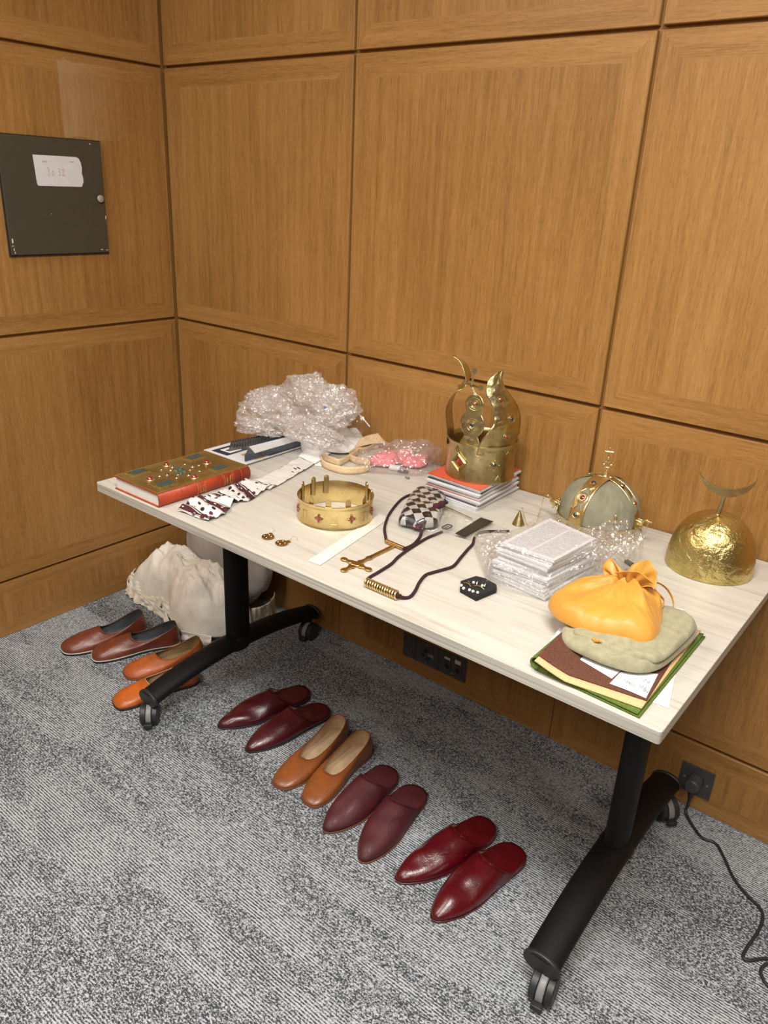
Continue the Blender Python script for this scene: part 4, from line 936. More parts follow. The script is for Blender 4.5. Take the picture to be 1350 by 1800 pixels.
# right plate: S-shaped flame
rowsA = [(.078, -.060, .045), (.098, -.058, .050), (.121, -.050, .055), (.144, -.035, .057), (.158, -.027, .058), (.175, -.026, .057), (.198, -.030, .052), (.210, -.040, .043), (.222, -.049, .033), (.236, -.054, .020), (.250, -.053, .008), (.262, -.049, .002), (.268, -.041, .004), (.275, -.030, .007), (.281, -.014, .010), (.286, .006, .013)]
pA, SA = plate_on(tc, CAZ+R(31), rowsA, 'flame_plate', lambda h: max(0, h-.10)*.04-.008*math.sin(min(1, max(0, (h-.10)/.1))*PI)+max(0, h-.20)*.30, crum=.0022, seed=2, flatn=.35)
for (u, h, mt) in ((.012, .124, RUBY), (.022, .170, ONYX), (-.008, .216, RUBY)):
    c = SA(0, h, u); n = (c-Vector((cc.x, cc.y, c.z))).normalized(); gem(pA, c+n*.002, n+V(0, 0, .1), .0048, mt, G_PETAL, name='stone')
    m = MB(); Mx = n.to_track_quat('Z', 'Y').to_matrix(); m.torus(c+n*.0018, .0105, .0008, Mx); m.build('ring', G_PETAL, pA)
# front left plate: two lobes and a cross
def lobes(h):
    w1 = math.sqrt(max(0, .034**2-(h-.152)**2)) if abs(h-.152) < .034 else 0
    w2 = math.sqrt(max(0, .027**2-(h-.200)**2)) if abs(h-.200) < .027 else 0
    w0 = .040-.5*max(0, h-.08) if h < .132 else 0
    return max(w1, w2, w0, .003)
rowsB = [(.076+.151*i/50, -lobes(.076+.151*i/50), lobes(.076+.151*i/50)) for i in range(51)]
pB, SB = plate_on(tc, CAZ+R(-21), rowsB, 'lobed_plate', lambda h: max(0, h-.10)*.06, crum=.0010, seed=5, nu=16, flatn=.8)
for (h, mt, r) in ((.150, ONYX, .0056), (.202, ORANGEGEM, .0054)):
    c = SB(0, h, 0.0); n = (c-Vector((cc.x, cc.y, c.z))).normalized(); gem(pB, c+n*.002, n, r, mt, G_PETAL, name='stone')
    Mx = n.to_track_quat('Z', 'Y').to_matrix()
    for q in (.010, .0155):
        m = MB(); m.torus(c+n*.0014, q, .0009, Mx); m.build('ring', G_PETAL, pB)
cb = SB(0, .226, 0.0)
def at_pl(x, y, dy=0): return ony(x, y, cb.y+dy)
m = MB()
def flatbar(m, a, b, w, th=.0022):
    a, b = Vector(a), Vector(b); d = (b-a).normalized(); vw = Vector((-.51, .86, 0)); s_ = d.cross(vw).normalized()
    m.slab([a-s_*w, a+s_*w, b+s_*w, b-s_*w], vw*th)
def disc(m, c, r, th=.0024):
    M_ = Vector((.51, -.86, 0)).to_track_quat('Z', 'Y').to_matrix(); m.lathe([(0, -th/2), (r, -th/2), (r, th/2), (0, th/2)], c, n=24, M=M_)
top, mid_c, rt, lt = at_pl(834, 652), at_pl(829, 678), at_pl(845, 682), at_pl(818, 673)
bot = cb
flatbar(m, bot, mid_c, .0026); flatbar(m, mid_c, top, .0026); disc(m, top, .0068); disc(m, rt, .0068); disc(m, lt, .004); flatbar(m, lt, rt, .0026); disc(m, mid_c, .0042)
cr = m.build('cross', G_TALL, pB, smooth=False)
gem(cr, mid_c+V(.51, -.86, 0)*.003, (.51, -.86, 0), .0022, ONYX, name='stone')
# rear left plate bent inward, its tip curling up
azC = CAZ-R(97); rd = Vector((math.cos(azC), math.sin(azC), 0)); tg = Vector((-rd.y, rd.x, 0)); c0z = Vector((cc.x, cc.y, cc.z))
path = smooth_path([c0z+rd*(RR+a)+V(0, 0, h) for a, h in ((-.005, .074), (-.003, .110), (.003, .145), (.004, .172), (-.006, .203), (-.020, .224), (-.034, .234), (-.040, .244), (-.030, .270), (-.016, .288), (.004, .300))], 6)
wid = lambda t: .030-.010*t if t < .4 else (.027 if t < .66 else max(.0025, .027-.085*(t-.66)))
def bent(u, v):
    i = v*(len(path)-1); a = min(int(i), len(path)-2); q = path[a].lerp(path[a+1], i-a)
    return q+(tg*-1+rd*-.12+V(0, 0, .35*min(1, max(0, (v-.3)*4)))).normalized()*wid(v)*(u*2-1)+V(0, 0, .0012*ridge(q+V(u*.05, 0, 0), 40, 2))
m = MB(); m.grid(8, 70, bent); pC = m.build('bent_plate', G_PETAL, tc, solid=.0014, angle=60, offset=0)
c = Vector(bent(.75, .46)); gem(pC, c, (.3, -.3, .9), .0045, RUBY, G_PETAL, name='stone')
# band stones
def onband(px, py): 
    # intersect view ray with band cylinder
    d = ray(px, py); ox, oy = CAM.x-cc.x, CAM.y-cc.y; a = d.x**2+d.y**2; b = 2*(ox*d.x+oy*d.y); c_ = ox*ox+oy*oy-(RR-.001)**2; t = (-b-math.sqrt(b*b-4*a*c_))/(2*a); return CAM+d*t
c = onband(807, 812); n = (c-Vector((cc.x, cc.y, c.z))).normalized(); side = Vector((-n.y, n.x, 0))
m = MB()
for s_ in (.0235, .0185):
    dq = [c+n*(.0022)+side*s_*math.cos(R(90*i+8))+V(0, 0, s_*math.sin(R(90*i+8))) for i in range(4)]; 
    mm = MB(); mm.tube(dq, .0017, n=6, closed=True); fr_ = mm.build('diamond_frame', G_TALL, bd)
m = MB(); dq = [c+n*.0005+side*.0125*math.cos(R(90*i+8))+V(0, 0, .0125*math.sin(R(90*i+8))) for i in range(4)]
m.add(dq+[c+n*.005], [(0, 1, 4), (1, 2, 4), (2, 3, 4), (3, 0, 4), (3, 2, 1, 0)]); m.build('diamond_ruby', gemmat('orange_ruby', (.40, .045, .02)), fr_, smooth=False)
c = onband(869, 818); n = (c-Vector((cc.x, cc.y, c.z))).normalized(); gem(bd, c+n*.001, n, .0056, ONYX, G_TALL, name='stone'); side = Vector((-n.y, n.x, 0))
m = MB(); m.torus(c+n*.0008, .0105, .0008, n.to_track_quat('Z', 'Y').to_matrix()); m.build('ring', G_TALL, bd)
for a_ in range(4): 
    m = MB(); m.ball(c+n*.001+side*.0125*math.cos(PI/2*a_)+V(0, 0, .0125*math.sin(PI/2*a_)), .0015); m.build('stud', G_LITE, bd)
for px, py, up_ in ((844, 797, -1), (842, 843, 1), (875, 840, 1), (890, 795, -1)):
    c = onband(px, py); n = (c-Vector((cc.x, cc.y, c.z))).normalized(); side = Vector((-n.y, n.x, 0))
    m = MB(); m.tube([c+n*.0008-side*.007-V(0, 0, .006*up_), c+n*.0008+V(0, 0, .006*up_), c+n*.0008+side*.007-V(0, 0, .006*up_)], .0008, n=6); m.build('chevron', G_TALL, bd)

# ------------------------------------------------------------------ open ring crown
rc = Vector((1.247, -.500, .741)); RC = .0915; FA = math.atan2(-.746, .666)
ring = empty('ring_crown', rc, 'low open brass ring crown with small crosses and upright tabs, bare on the table', 'crown')
prof = [(RC-.001, 0), (RC+.0008, .0005), (RC, .003), (RC-.0008, .006), (RC-.0012, .045), (RC-.0002, .047), (RC-.0008, .049), (RC+.0003, .054), (RC+.0012, .057), (RC-.0008, .0575), (RC-.0022, .052), (RC-.0032, .045), (RC-.0032, .003)]
def wob(a): return 1+.006*math.sin(3*a+1)
m = MB(); m.lathe(prof, rc, n=96, closed=True)
for p in m.v:
    a = math.atan2(p.y-rc.y, p.x-rc.x); k = wob(a); p.x = rc.x+(p.x-rc.x)*k; p.y = rc.y+(p.y-rc.y)*k
rb_ = m.build('band', G_RING, ring, angle=50)
for dg in (-164, -140, -112, -41, -11, 20, 52, 84, 118):
    a = FA+R(dg); n = Vector((math.cos(a), math.sin(a), 0)); t = Vector((-n.y, n.x, 0)); w_ = .0068; z0, z1 = .026, .068
    ol = [(-w_, z0), (w_, z0), (w_, z1)]+[(w_*math.cos(PI*i/8), z1+w_*math.sin(PI*i/8)) for i in range(1, 8)]+[(-w_, z1)]
    c = rc+n*(RC-.0062); m = MB(); m.slab([c+t*x+V(0, 0, z) for x, z in ol], n*.0016); tb_ = m.build('tab', G_RING if abs(dg) < 60 else G_TALL, ring, smooth=False, bevel=.0004)
    m = MB(); m.tube([c-n*.0003+t*x*.7+V(0, 0, z0+(z-z0)*.94) for x, z in ol], .0006, n=5, closed=True); m.build('tab_rim', G_RING, tb_)
for dg in (-78, -25, 25, 72, 130, 180, -130):
    a = FA+R(dg); n = Vector((math.cos(a), math.sin(a), 0)); t = Vector((-n.y, n.x, 0)); c = rc+n*(RC*wob(a)+.0002)+V(0, 0, .026)
    x_ = empty('cross', c); x_.parent = rb_; x_.location = c-Vector(rb_['_o']); x_['_o'] = list(c)
    for dx, dz in ((1, 0), (-1, 0), (0, 1), (0, -1)):
        p = c+t*.0048*dx+V(0, 0, .0052*dz); M_ = Matrix((t, Vector((0, 0, 1)), n)).transposed()
        m = MB(); m.ball(p, 1, (.0046 if dx else .0026, .0052 if dz else .0026, .0022), 12, 8, M=M_); m.build('maroon_stone', RUBY, x_)
        m = MB(); m.torus(p, .0031, .0006, M_, n=16, k=5)
        for q in m.v:
            d_ = q-p; q += t*d_.dot(t)*(.75 if dx else -.1)+V(0, 0, d_.z*(.8 if dz else -.1))
        m.build('setting', G_PEND, x_)
    for dx, dz in ((1, 1), (-1, 1), (1, -1), (-1, -1)):
        m = MB(); m.ball(c+t*.008*dx+V(0, 0, .008*dz)-n*.0003, .0009, nu=8, nv=6); m.build('stud', G_LITE, rb_)
for dg in (-52, -2, 48):
    a = FA+R(dg); n = Vector((math.cos(a), math.sin(a), 0)); t = Vector((-n.y, n.x, 0)); c = rc+n*(RC*wob(a)-.0009)+V(0, 0, .025)
    m = MB(); m.tube([c+t*x+V(0, 0, z) for x, z in ((-.0065, -.010), (.0065, -.010), (.0065, .011), (-.0065, .011))], .0006, n=5, closed=True); m.build('square_outline', G_RING, rb_)

# ------------------------------------------------------------------ earrings, paper strip
for (x, y, hx, hy, lb) in ((471, 943, 478, 932, 'round brass disc earring nearer the red book'), (495, 954, 515, 946, 'round brass disc earring nearer the white paper strip')):
    c = onz(x, y, .7435); er = empty('disc_earring', (c.x, c.y, .7402), lb, 'earring', 'pair of disc earrings')
    m = MB(); m.lathe([(0, -.0018), (.010, -.0018), (.0142, -.0006), (.0144, .0004), (.010, .0012), (0, .0018)], c, n=32); d_ = m.build('disc', G_PEND, er)
    for a_ in range(4):
        m = MB(); m.lathe([(0, 0), (.0026, 0), (.0018, .0009), (0, .0012)], c+V(.0082*math.cos(PI/2*a_+.4), .0082*math.sin(PI/2*a_+.4), .0009), n=14); m.build('boss', G_LITE, d_)
    h = onz(hx, hy, .748); dr_ = (Vector((h.x, h.y, 0))-Vector((c.x, c.y, 0))).normalized()
    m = MB(); m.lathe([(0, 0), (.0045, 0), (.004, .0015), (0, .002)], c+dr_*.018-V(0, 0, .001), n=16); m.build('top_disc', G_PEND, er)
    m = MB(); b_ = c+dr_*.020; m.tube(smooth_path([b_, b_+dr_*.008+V(0, 0, .008), b_+dr_*.016+V(0, 0, .006), b_+dr_*.020+V(.004, -.002, -.001)], 5), .0004, n=6); m.build('hook', G_LITE, er)
m = MB(); q = [onz(541, 986, .741), onz(563, 994, .741), onz(686, 910, .741), onz(667, 904, .741)]; m.slab(q, (0, 0, .0006)); c = centroid(q)
o = m.build('paper_strip', PAPERW, smooth=False, loc=(c.x, c.y, .7405)); tag(o, 'long plain white paper strip lying between the ring crown and the cross necklace', 'paper')

# ------------------------------------------------------------------ cross necklace
cn = empty('cross_necklace', (*onz(640, 985, .741)[:2], .7405), 'antique gold cross pendant on a dark burgundy cord that ends under the checked pouch', 'necklace')
ZP = .7445
def tp(x, y, z=ZP): return onz(x, y, z)
c0 = tp(626, 991); tp_ = tp(694, 958); ax = (tp_-c0).normalized(); pr = Vector((-ax.y, ax.x, 0))
m = MB()
def plank(pts, z0=.7412, z1=.7452): return m.prism([(p.x, p.y) for p in pts], z0, z1)
def loc(a, b): return c0+ax*a+pr*b
def arm(ax_, pr_, Ln, name, s0=.010):
    mm = MB(); l = lambda a, b: c0+ax_*a+pr_*b
    prof_ = [(0, .0035), (s0, .005), (s0+.004, .0085), (s0+.012, .0045), (Ln-.016, .0035), (Ln-.013, .006), (Ln-.007, .0072), (Ln-.001, .005), (Ln, 0)]
    pts = [l(a, b) for a, b in prof_]+[l(a, -b) for a, b in prof_[-2::-1]]
    mm.prism([(p.x, p.y) for p in pts], .7415, .7455); return mm.build(name, G_PEND, cn, bevel=.0011, angle=50)
arm(-ax, -pr, .046, 'lower_arm'); arm(pr, -ax, .042, 'side_arm'); arm(-pr, ax, .042, 'side_arm'); arm(ax, pr, .050, 'upper_arm')
mm = MB(); mm.prism([(loc(.013*math.cos(2*PI*i/8+.39)*(1 if i % 2 else .75), .013*math.sin(2*PI*i/8+.39)*(1 if i % 2 else .75)).x, loc(.013*math.cos(2*PI*i/8+.39)*(1 if i % 2 else .75), .013*math.sin(2*PI*i/8+.39)*(1 if i % 2 else .75)).y) for i in range(8)], .7416, .7465); mm.build('centre_boss', G_PEND, cn, bevel=.001)
Lx = (tp_-c0).length
mm = MB(); mm.prism([(loc(a, b).x, loc(a, b).y) for a, b in ((.045, -.0048), (Lx, -.0048), (Lx, .0048), (.045, .0048))], .7415, .7455); mm.build('shaft', G_PEND, cn, bevel=.0012)
a_, b_ = tp(679, 951, .7465), tp(710, 964, .7465); mm = MB(); mm.cyl(a_, b_, .0048, n=20); mm.build('cord_tube', G_PEND, cn)
def tz(x, y, z=.7435): p = onz(x, y, z); return p
cordp = [a_+(b_-a_)*.1, a_, tz(678, 945), tz(676, 928), tz(682, 908), tz(694, 890), tz(708, 876), tz(725, 869), tz(748, 867), tz(766, 871, .756), tz(778, 876, .764), tz(786, 884, .768)]
mm = MB(); mm.tube(smooth_path(cordp, 6), .0033, n=10); mm.build('cord', CORD, cn)
cordp = [b_-(b_-a_)*.1, b_, tz(718, 962), tz(728, 956), tz(738, 944), tz(742, 930, .752), tz(750, 912, .768), tz(764, 893, .772), tz(784, 884, .768)]
mm = MB(); mm.tube(smooth_path(cordp, 6), .0038, n=10); mm.build('cord', CORD, cn)
mm = MB(); mm.tube(smooth_path([tz(732, 930, .748), tz(741, 922, .756), tz(750, 910, .768), tz(764, 893, .776), tz(778, 886, .774)], 6), [.006+.004*math.sin(i*.9)**2 for i in range(25)], n=12); mm.build('tasselled_ribbon', MAROON, cn)
mm = MB(); mm.tube(smooth_path([tz(728, 929, .748), tz(736, 926, .754), tz(746, 921, .758), tz(752, 908, .772)], 6), .0045, n=10); mm.build('knot', MAROON, cn)

# ------------------------------------------------------------------ coil necklace
kn = empty('coil_necklace', (*onz(672, 1040, .741)[:2], .7405), 'gold wire coil bead on a dark burgundy cord near the front table edge', 'necklace')
a_, b_ = onz(644, 1023, .7505), onz(700, 1047, .7505); d = (b_-a_); dn = d.normalized(); s_ = Vector((-dn.y, dn.x, 0)); NT = 13
mm = MB(); mm.tube([a_+d*(i/(NT*14))+(s_*math.cos(2*PI*i/14)+V(0, 0, 1)*math.sin(2*PI*i/14))*.0078 for i in range(NT*14+1)], .0021, n=8); mm.build('coil', G_RING, kn)
mm = MB(); mm.cyl(a_-dn*.003, b_+dn*.003, .0042, n=14); mm.build('core', CORD, kn)
cp = [a_, tz(648, 1016), tz(668, 1004), tz(688, 991), tz(700, 979), tz(716, 967), tz(735, 955), tz(750, 946), tz(764, 940), tz(777, 935, .7425)]
mm = MB(); mm.tube(smooth_path(cp, 6), .0034, n=10); mm.build('cord', CORD, kn)
cp = [b_, tz(712, 1051), tz(722, 1048), tz(730, 1038), tz(737, 1024), tz(748, 1011), tz(762, 1006), tz(780, 1001), tz(797, 995), tz(810, 980), tz(822, 966), tz(831, 956), tz(835, 943), tz(845, 936), tz(860, 934), tz(880, 934), tz(895, 934)]
mm = MB(); mm.tube(smooth_path(cp, 6), .0034, n=10); mm.build('cord', CORD, kn)

# ------------------------------------------------------------------ checked pouch and zip bag
def check_mat():
    m, nt, bs = mat('black_white_check'); v = coords(nt, 'Object', (1, 1, 1), rot=(0, 0, R(35)))
    ch = nt.nodes.new('ShaderNodeTexChecker'); ch.inputs['Scale'].default_value = 48
    mp = nt.nodes.new('ShaderNodeMapping'); mp.inputs['Scale'].default_value = (1, 1, 0.001); nt.links.new(v, mp.inputs[0]); nt.links.new(mp.outputs[0], ch.inputs['Vector'])
    ch.inputs['Color1'].default_value = (.012, .012, .013, 1); ch.inputs['Color2'].default_value = (.40, .39, .375, 1)
    nt.links.new(ch.outputs[0], bs.inputs['Base Color']); bs.inputs['Roughness'].default_value = .3; bs.inputs['Coat Weight'].default_value = .8; bs.inputs['Coat Roughness'].default_value = .08
    bump(nt, bs, noi(nt, v, 45, 5, .7), .8, .004); return m
ck = empty('checked_pouch', (1.38, -.34, .741), 'black and white checked fabric pouch in a glossy plastic wrap', 'pouch')
ol = [onw(700, 924), onw(712, 900), onw(724, 880), onw(742, 870), onw(765, 874), onw(782, 884), onw(780, 900), onw(772, 918), onw(768, 930), onw(740, 934), onw(715, 930)]
m = MB(); pillow(m, ol, .7412, .034, lambda x, y, r: .008*ridge(Vector((x, y, 3)), 22, 3), nu=110, nv=44, e1=.5); m.build('fabric', check_mat(), ck, angle=None)
m = MB(); pillow(m, [onw(700, 928), onw(712, 908), onw(740, 905), onw(790, 915), onw(800, 930), onw(775, 943), onw(735, 942)], .7411, .022, lambda x, y, r: .008*ridge(Vector((x, y, 8)), 26, 3), nu=80, nv=30); m.build('plastic_sleeve', CLEAR, ck, angle=None)
yk = empty('zip_packet', (1.50, -.32, .741), 'clear plastic packet with a small logo and a dark strip beside the checked pouch', 'packet')
m = MB()
qa, qb, qc, qd = onw(772, 936), onw(852, 958), onw(868, 916), onw(792, 884)
m.grid(36, 24, lambda u, v: (lambda p: (p.x, p.y, .7425+.005*abs(ridge(p, 18, 3))+.003*math.sin(PI*u)*math.sin(PI*v)))(qa.lerp(qb, u).lerp(qd.lerp(qc, u), v))); pf = m.build('clear_bag', film('glossy_packet_film', (.9, .9, .88), .10, .10, 0, .7, 22, .003, .3), yk, angle=None)
m = MB(); m.slab([onz(x, y, .7495) for x, y in ((800, 938), (818, 943), (867, 917), (845, 910))], (0, 0, .0010)); m.build('dark_strip', plain('dark_brown_film', (.012, .007, .005), .5), yk, smooth=False)
m = MB(); a_, b_ = onz(778, 888, .747), onz(830, 912, .747); m.tube([a_, b_], .0018, n=8); m.build('zip_teeth', G_RING, yk)
c = onz(786, 926, .7525); px_ = (onz(795, 921, .7525)-onz(777, 931, .7525)).normalized()
M4 = frame4(c, px_, (-px_.y, px_.x, 0)); text('YKK', .0095, M4, INK if 0 else BLACKP, pf, name='logo_lettering')
py_ = Vector((-px_.y, px_.x, 0)); m = MB(); m.tube([c+px_*.014*a+py_*.0075*b for a, b in ((-1, -.6), (-.75, -1), (.75, -1), (1, -.6), (1, .6), (.75, 1), (-.75, 1), (-1, .6))], .0013, n=6, closed=True); m.build('logo_outline', BLACKP, pf)

# ------------------------------------------------------------------ black earring pad
pd = empty('earring_pad', (1.71, -.58, .741), 'black velvet display pad with pearl earrings, in front of the wrapped leaflets', 'display pad')
ol = [onw(808, 1040), onw(809, 1028), onw(836, 1019), onw(852, 1023), onw(872, 1034), onw(873, 1041), onw(837, 1056)]
m = MB(); m.prism([(p.x, p.y) for p in ol], .7402, .7515); m.build('velvet_pad', BLACKC, pd, bevel=.0012, smooth=False)
for i, (x, y) in enumerate(((815, 1034), (825.5, 1037), (831.5, 1039.5), (839.5, 1041.5), (832.5, 1024), (848, 1029.5), (811, 1029))):
    c = onz(x, y, .7545); m = MB(); m.ball(c, .0032); m.build('pearl', PEARL, pd)
    m = MB(); m.cyl(c-V(0, 0, .004), c, .0005, n=6); m.build('pin', G_LITE, pd)
for (x0, y0, x1, y1) in ((815, 1025, 828, 1031), (834, 1030, 851, 1036), (838, 1027, 840, 1023), (852, 1031, 854, 1027), (822, 1022, 826, 1029)):
    a_, b_ = onz(x0, y0, .7535), onz(x1, y1, .7535); m = MB(); m.tube(smooth_path([a_, (a_+b_)/2+V(0, 0, .004), b_], 5), .0009, n=6); m.build('gold_fitting', G_LITE, pd)

# ------------------------------------------------------------------ fabric-domed imperial crown
ic = Vector((1.752, -.108, .741)); RI = .098
im = empty('domed_crown', ic, 'grey-green fabric dome crown with jewelled brass straps and a star finial, behind the wrapped leaflets', 'crown')
def dome(az, el, r=1.0): 
    return Vector((ic.x+RI*r*math.cos(el)*math.cos(az), ic.y+RI*r*math.cos(el)*math.sin(az), ic.z+.034+.100*r*math.sin(el)))
def domefn(u, v):
    az = 2*PI*u; el = PI/2*v; w_ = 1+.05*ridge(Vector((math.cos(az)*2, math.sin(az)*2, el*1.2)), 1.2, 2)*math.cos(el)*math.sin(2*el)+.030*ridge(Vector((math.cos(az)*3, math.sin(az)*3, el*.7)), 2.1, 2)*math.cos(el)*math.sin(2*el)+.02*math.cos(4*az+.6)*math.sin(2*el)
    return dome(az, el, w_*.985)
m = MB(); m.grid(120, 40, domefn, closeu=True); m.build('fabric_dome', OLIVE2, im, angle=None)
m = MB(); m.lathe([(RI-.003, 0), (RI+.001, 0), (RI+.003, .012), (RI+.002, .034), (RI+.004, .037), (RI-.001, .038), (RI-.004, .03)], ic, n=96, closed=True); bnd = m.build('brow_band', G_TALL, im, angle=50)
CI = math.atan2(CAM.y-ic.y, CAM.x-ic.x)
def arc_strap(az0, e0=0.0, e1=PI/2, wd=.0135, name='strap', mt=G_PETAL):
    def fn(u, v):
        el = e0+(e1-e0)*v; c = dome(az0, el, 1.03); t = Vector((-math.sin(az0), math.cos(az0), 0)); return c+t*wd*(2*u-1)+V(0, 0, 0)-(Vector((math.cos(az0), math.sin(az0), 0))*.0008*(2*u-1)**2)
    m = MB(); m.grid(10, 40, fn); o = m.build(name, mt, im, solid=.0018, angle=60); 
    for s_ in (-1, 1):
        m = MB(); m.tube([Vector(fn(.5+.5*s_, k/30)) for k in range(31)], .0009, n=5); m.build('strap_edge', mt, o)
    return o
def stone_at(root, az, el, r, mt, rr=1.05):
    c = dome(az, el, rr); n = Vector((math.cos(el)*math.cos(az), math.cos(el)*math.sin(az), math.sin(el))); gem(root, c, n, r, mt, G_LITE, name='stone')
    return c, n
azF = CI-R(32); sF = arc_strap(azF, wd=.0185, mt=G_RING)
for el, r, mt in ((R(14), .0058, DGREEN), (R(38), .0068, RUBY), (R(64), .0058, ONYX)):
    c, n = stone_at(sF, azF, el, r, mt)
for el in (R(27), R(51)):
    for sd in (-1, 1):
        c = dome(azF, el, 1.045); t = Vector((-math.sin(azF), math.cos(azF), 0)); e_ = (dome(azF, el+.1, 1.045)-c).normalized()
        m = MB(); m.tube(smooth_path([c+t*.012*sd+e_*.010, c+t*.005*sd+e_*.002, c+t*.012*sd-e_*.010], 5), .0013, n=6); m.build('scroll_relief', G_RING, sF)
c = dome(azF, R(38), 1.04); n = Vector((math.cos(R(38))*math.cos(azF), math.cos(R(38))*math.sin(azF), math.sin(R(38)))); m = MB(); m.torus(c, .0125, .0013, n.to_track_quat('Z', 'Y').to_matrix()); m.build('round_relief', G_RING, sF)
azR = CI+R(62); sR = arc_strap(azR, wd=.0115, mt=G_TALL)
for el, r, mt in ((R(8), .004, PEARL), (R(34), .0052, RUBY), (R(62), .005, ONYX), (R(82), .0045, RUBY)): stone_at(sR, azR, el, r, mt)
azL = azR+PI; sL = arc_strap(azL, wd=.0115, mt=G_TALL)
for el, r, mt in ((R(42), .0055, RUBY), (R(66), .005, ONYX)): stone_at(sL, azL, el, r, mt)
azB = azF+PI; sB = arc_strap(azB, wd=.0135, mt=G_TALL)
for k in range(10):
    az = CI+R(-90+20*k)+.1; n = Vector((math.cos(az), math.sin(az), 0)); gem(bnd, ic+n*(RI+.0035)+V(0, 0, .020), n, .0048, RUBY if k % 2 else DGREEN, G_LITE, name='stone')
def small_cross(az, el, s_=.0135, mt=G_LITE, rot=0.0):
    c = dome(az, el, 1.07); n = Vector((math.cos(el)*math.cos(az), math.cos(el)*math.sin(az), math.sin(el))); t = Vector((-math.sin(az), math.cos(az), 0)); b = n.cross(t)
    t, b = t*math.cos(rot)+b*math.sin(rot), b*math.cos(rot)-t*math.sin(rot)
    m = MB()
    m.tube([c-t*s_, c+t*s_], .0022, n=8); m.tube([c-b*s_, c+b*s_], .0022, n=8)
    for q in (c-t*s_, c+t*s_, c+b*s_): m.ball(q, .0036)
    m.build('cross', mt, im)
small_cross(CI+R(22), R(15)); small_cross(CI-R(75), R(12), mt=G_DARK, rot=.4)
tp0 = dome(0, PI/2, 1.03)
fin = MB(); fx = Vector((-math.sin(CI), math.cos(CI), 0))
fin.lathe([(0, 0), (.007, 0), (.005, .003), (.0018, .005), (0, .006)], tp0, n=16); fin.tube([tp0, tp0+V(0, 0, .012)], .0012, n=6)
sc_ = tp0+V(0, 0, .027)
for s_ in (1, -1): fin.tube([sc_+fx*.0145*math.sin(2*PI*i/3)+V(0, 0, .0145*s_*math.cos(2*PI*i/3)) for i in range(3)], .0012, n=6, closed=True)
fin.torus(sc_, .0068, .0008, Matrix((fx, Vector((0, 0, 1)), fx.cross(Vector((0, 0, 1))))).transposed())
tpc = sc_+V(0, 0, .0145); fin.tube([tpc, tpc+V(0, 0, .026)], .0011, n=6); fin.tube([tpc+V(0, 0, .018)-fx*.009, tpc+V(0, 0, .018)+fx*.009], .0011, n=6)
for q in (tpc+V(0, 0, .027), tpc+V(0, 0, .018)-fx*.0095, tpc+V(0, 0, .018)+fx*.0095, tpc+V(0, 0, .003)): fin.ball(q, .002, nu=10, nv=6)
fo_ = fin.build('star_finial', G_LITE, im)
for i in range(6):
    q = sc_+fx*.0115*math.sin(PI*i/3)+V(0, 0, .0115*math.cos(PI*i/3)); m = MB(); m.ball(q, .0016, nu=8, nv=6); m.build('tiny_stone', DGREEN, fo_)
def bird(c, d, name='bird'):
    d = Vector(d).normalized(); s_ = Vector((-d.y, d.x, 0)); M_ = Matrix((d, s_, Vector((0, 0, 1)))).transposed()
    m = MB(); m.ball(c, 1, (.013, .0065, .008), 16, 10, M=M_); b = m.build(name, G_PEND if 0 else G_RING, im)
    m = MB(); m.tube(smooth_path([c+d*.008+V(0, 0, .003), c+d*.014+V(0, 0, .009), c+d*.020+V(0, 0, .011)], 4), [.004, .0038, .0035, .003, .0028, .003, .0034, .0036, .0034], n=8); m.ball(c+d*.021+V(0, 0, .0112), .0038); m.tube([c+d*.023+V(0, 0, .011), c+d*.031+V(0, 0, .0105)], [.0018, .0006], n=6); m.build('head', G_RING, b)
    for sd in (-1, 1):
        m = MB(); m.ball(c-d*.003+s_*.006*sd+V(0, 0, .002), 1, (.011, .0018, .0055), 12, 8, M=M_); m.build('wing', G_RING, b)
        m = MB(); m.tube([c+s_*.003*sd-V(0, 0, .006), c+s_*.003*sd-V(0, 0, .014), c+s_*.003*sd+d*.004-V(0, 0, .015)], .0008, n=5); m.build('foot', G_RING, b)
    return b
cb1 = ony(974, 883, -.14); bird(cb1, (-.9, .2, 0)); cb2 = ony(1122, 918, -.12); bird(cb2, (.93, -.15, 0))
def chain(pts, step=.0042, r=.0016):
    sp = smooth_path(pts, 8); L_ = [0]
    for a, b in zip(sp, sp[1:]): L_.append(L_[-1]+(b-a).length)
    n = int(L_[-1]/step); m = MB(); j = 0
    for i in range(n):
        t = i*step
        while L_[j+1] < t: j += 1
        p = sp[j].lerp(sp[j+1], (t-L_[j])/max(1e-9, L_[j+1]-L_[j])); d = (sp[j+1]-sp[j]).normalized()
        x, y, _ = m.frame(d); M_ = Matrix((d, x if i % 2 else y, d.cross(x if i % 2 else y))).transposed()
        m.torus(p, r*1.15, .00038, M_, n=8, k=4)
    return m
chp = [cb1+V(-.031, .006, .008), onz(951, 892, .752), onz(947, 904, .745), onz(941, 917, .7435), onz(934, 925, .7435), onz(926, 921, .7435), onz(922, 910, .744), onz(919, 897, .752), onz(917.5, 892, .776)]
chain(chp).build('chain', G_LITE, im)
chp = [cb2+V(.031, -.004, .010), ony(1139, 920, -.12), ony(1136, 932, -.125), ony(1132, 942, -.13), onz(1126, 955, .7435), onz(1122, 966, .7435)]
chain(chp).build('chain', G_LITE, im)
cc_ = onz(911, 921, .741); m = MB(); m.lathe([(0, .036), (.0012, .036), (.0155, 0), (.0145, 0)], (cc_.x, cc_.y, .741), n=32); m.lathe([(0, .0345), (.0145, 0)], (cc_.x, cc_.y, .741), n=32); m.build('pendant_cone', G_TALL, im, angle=50)

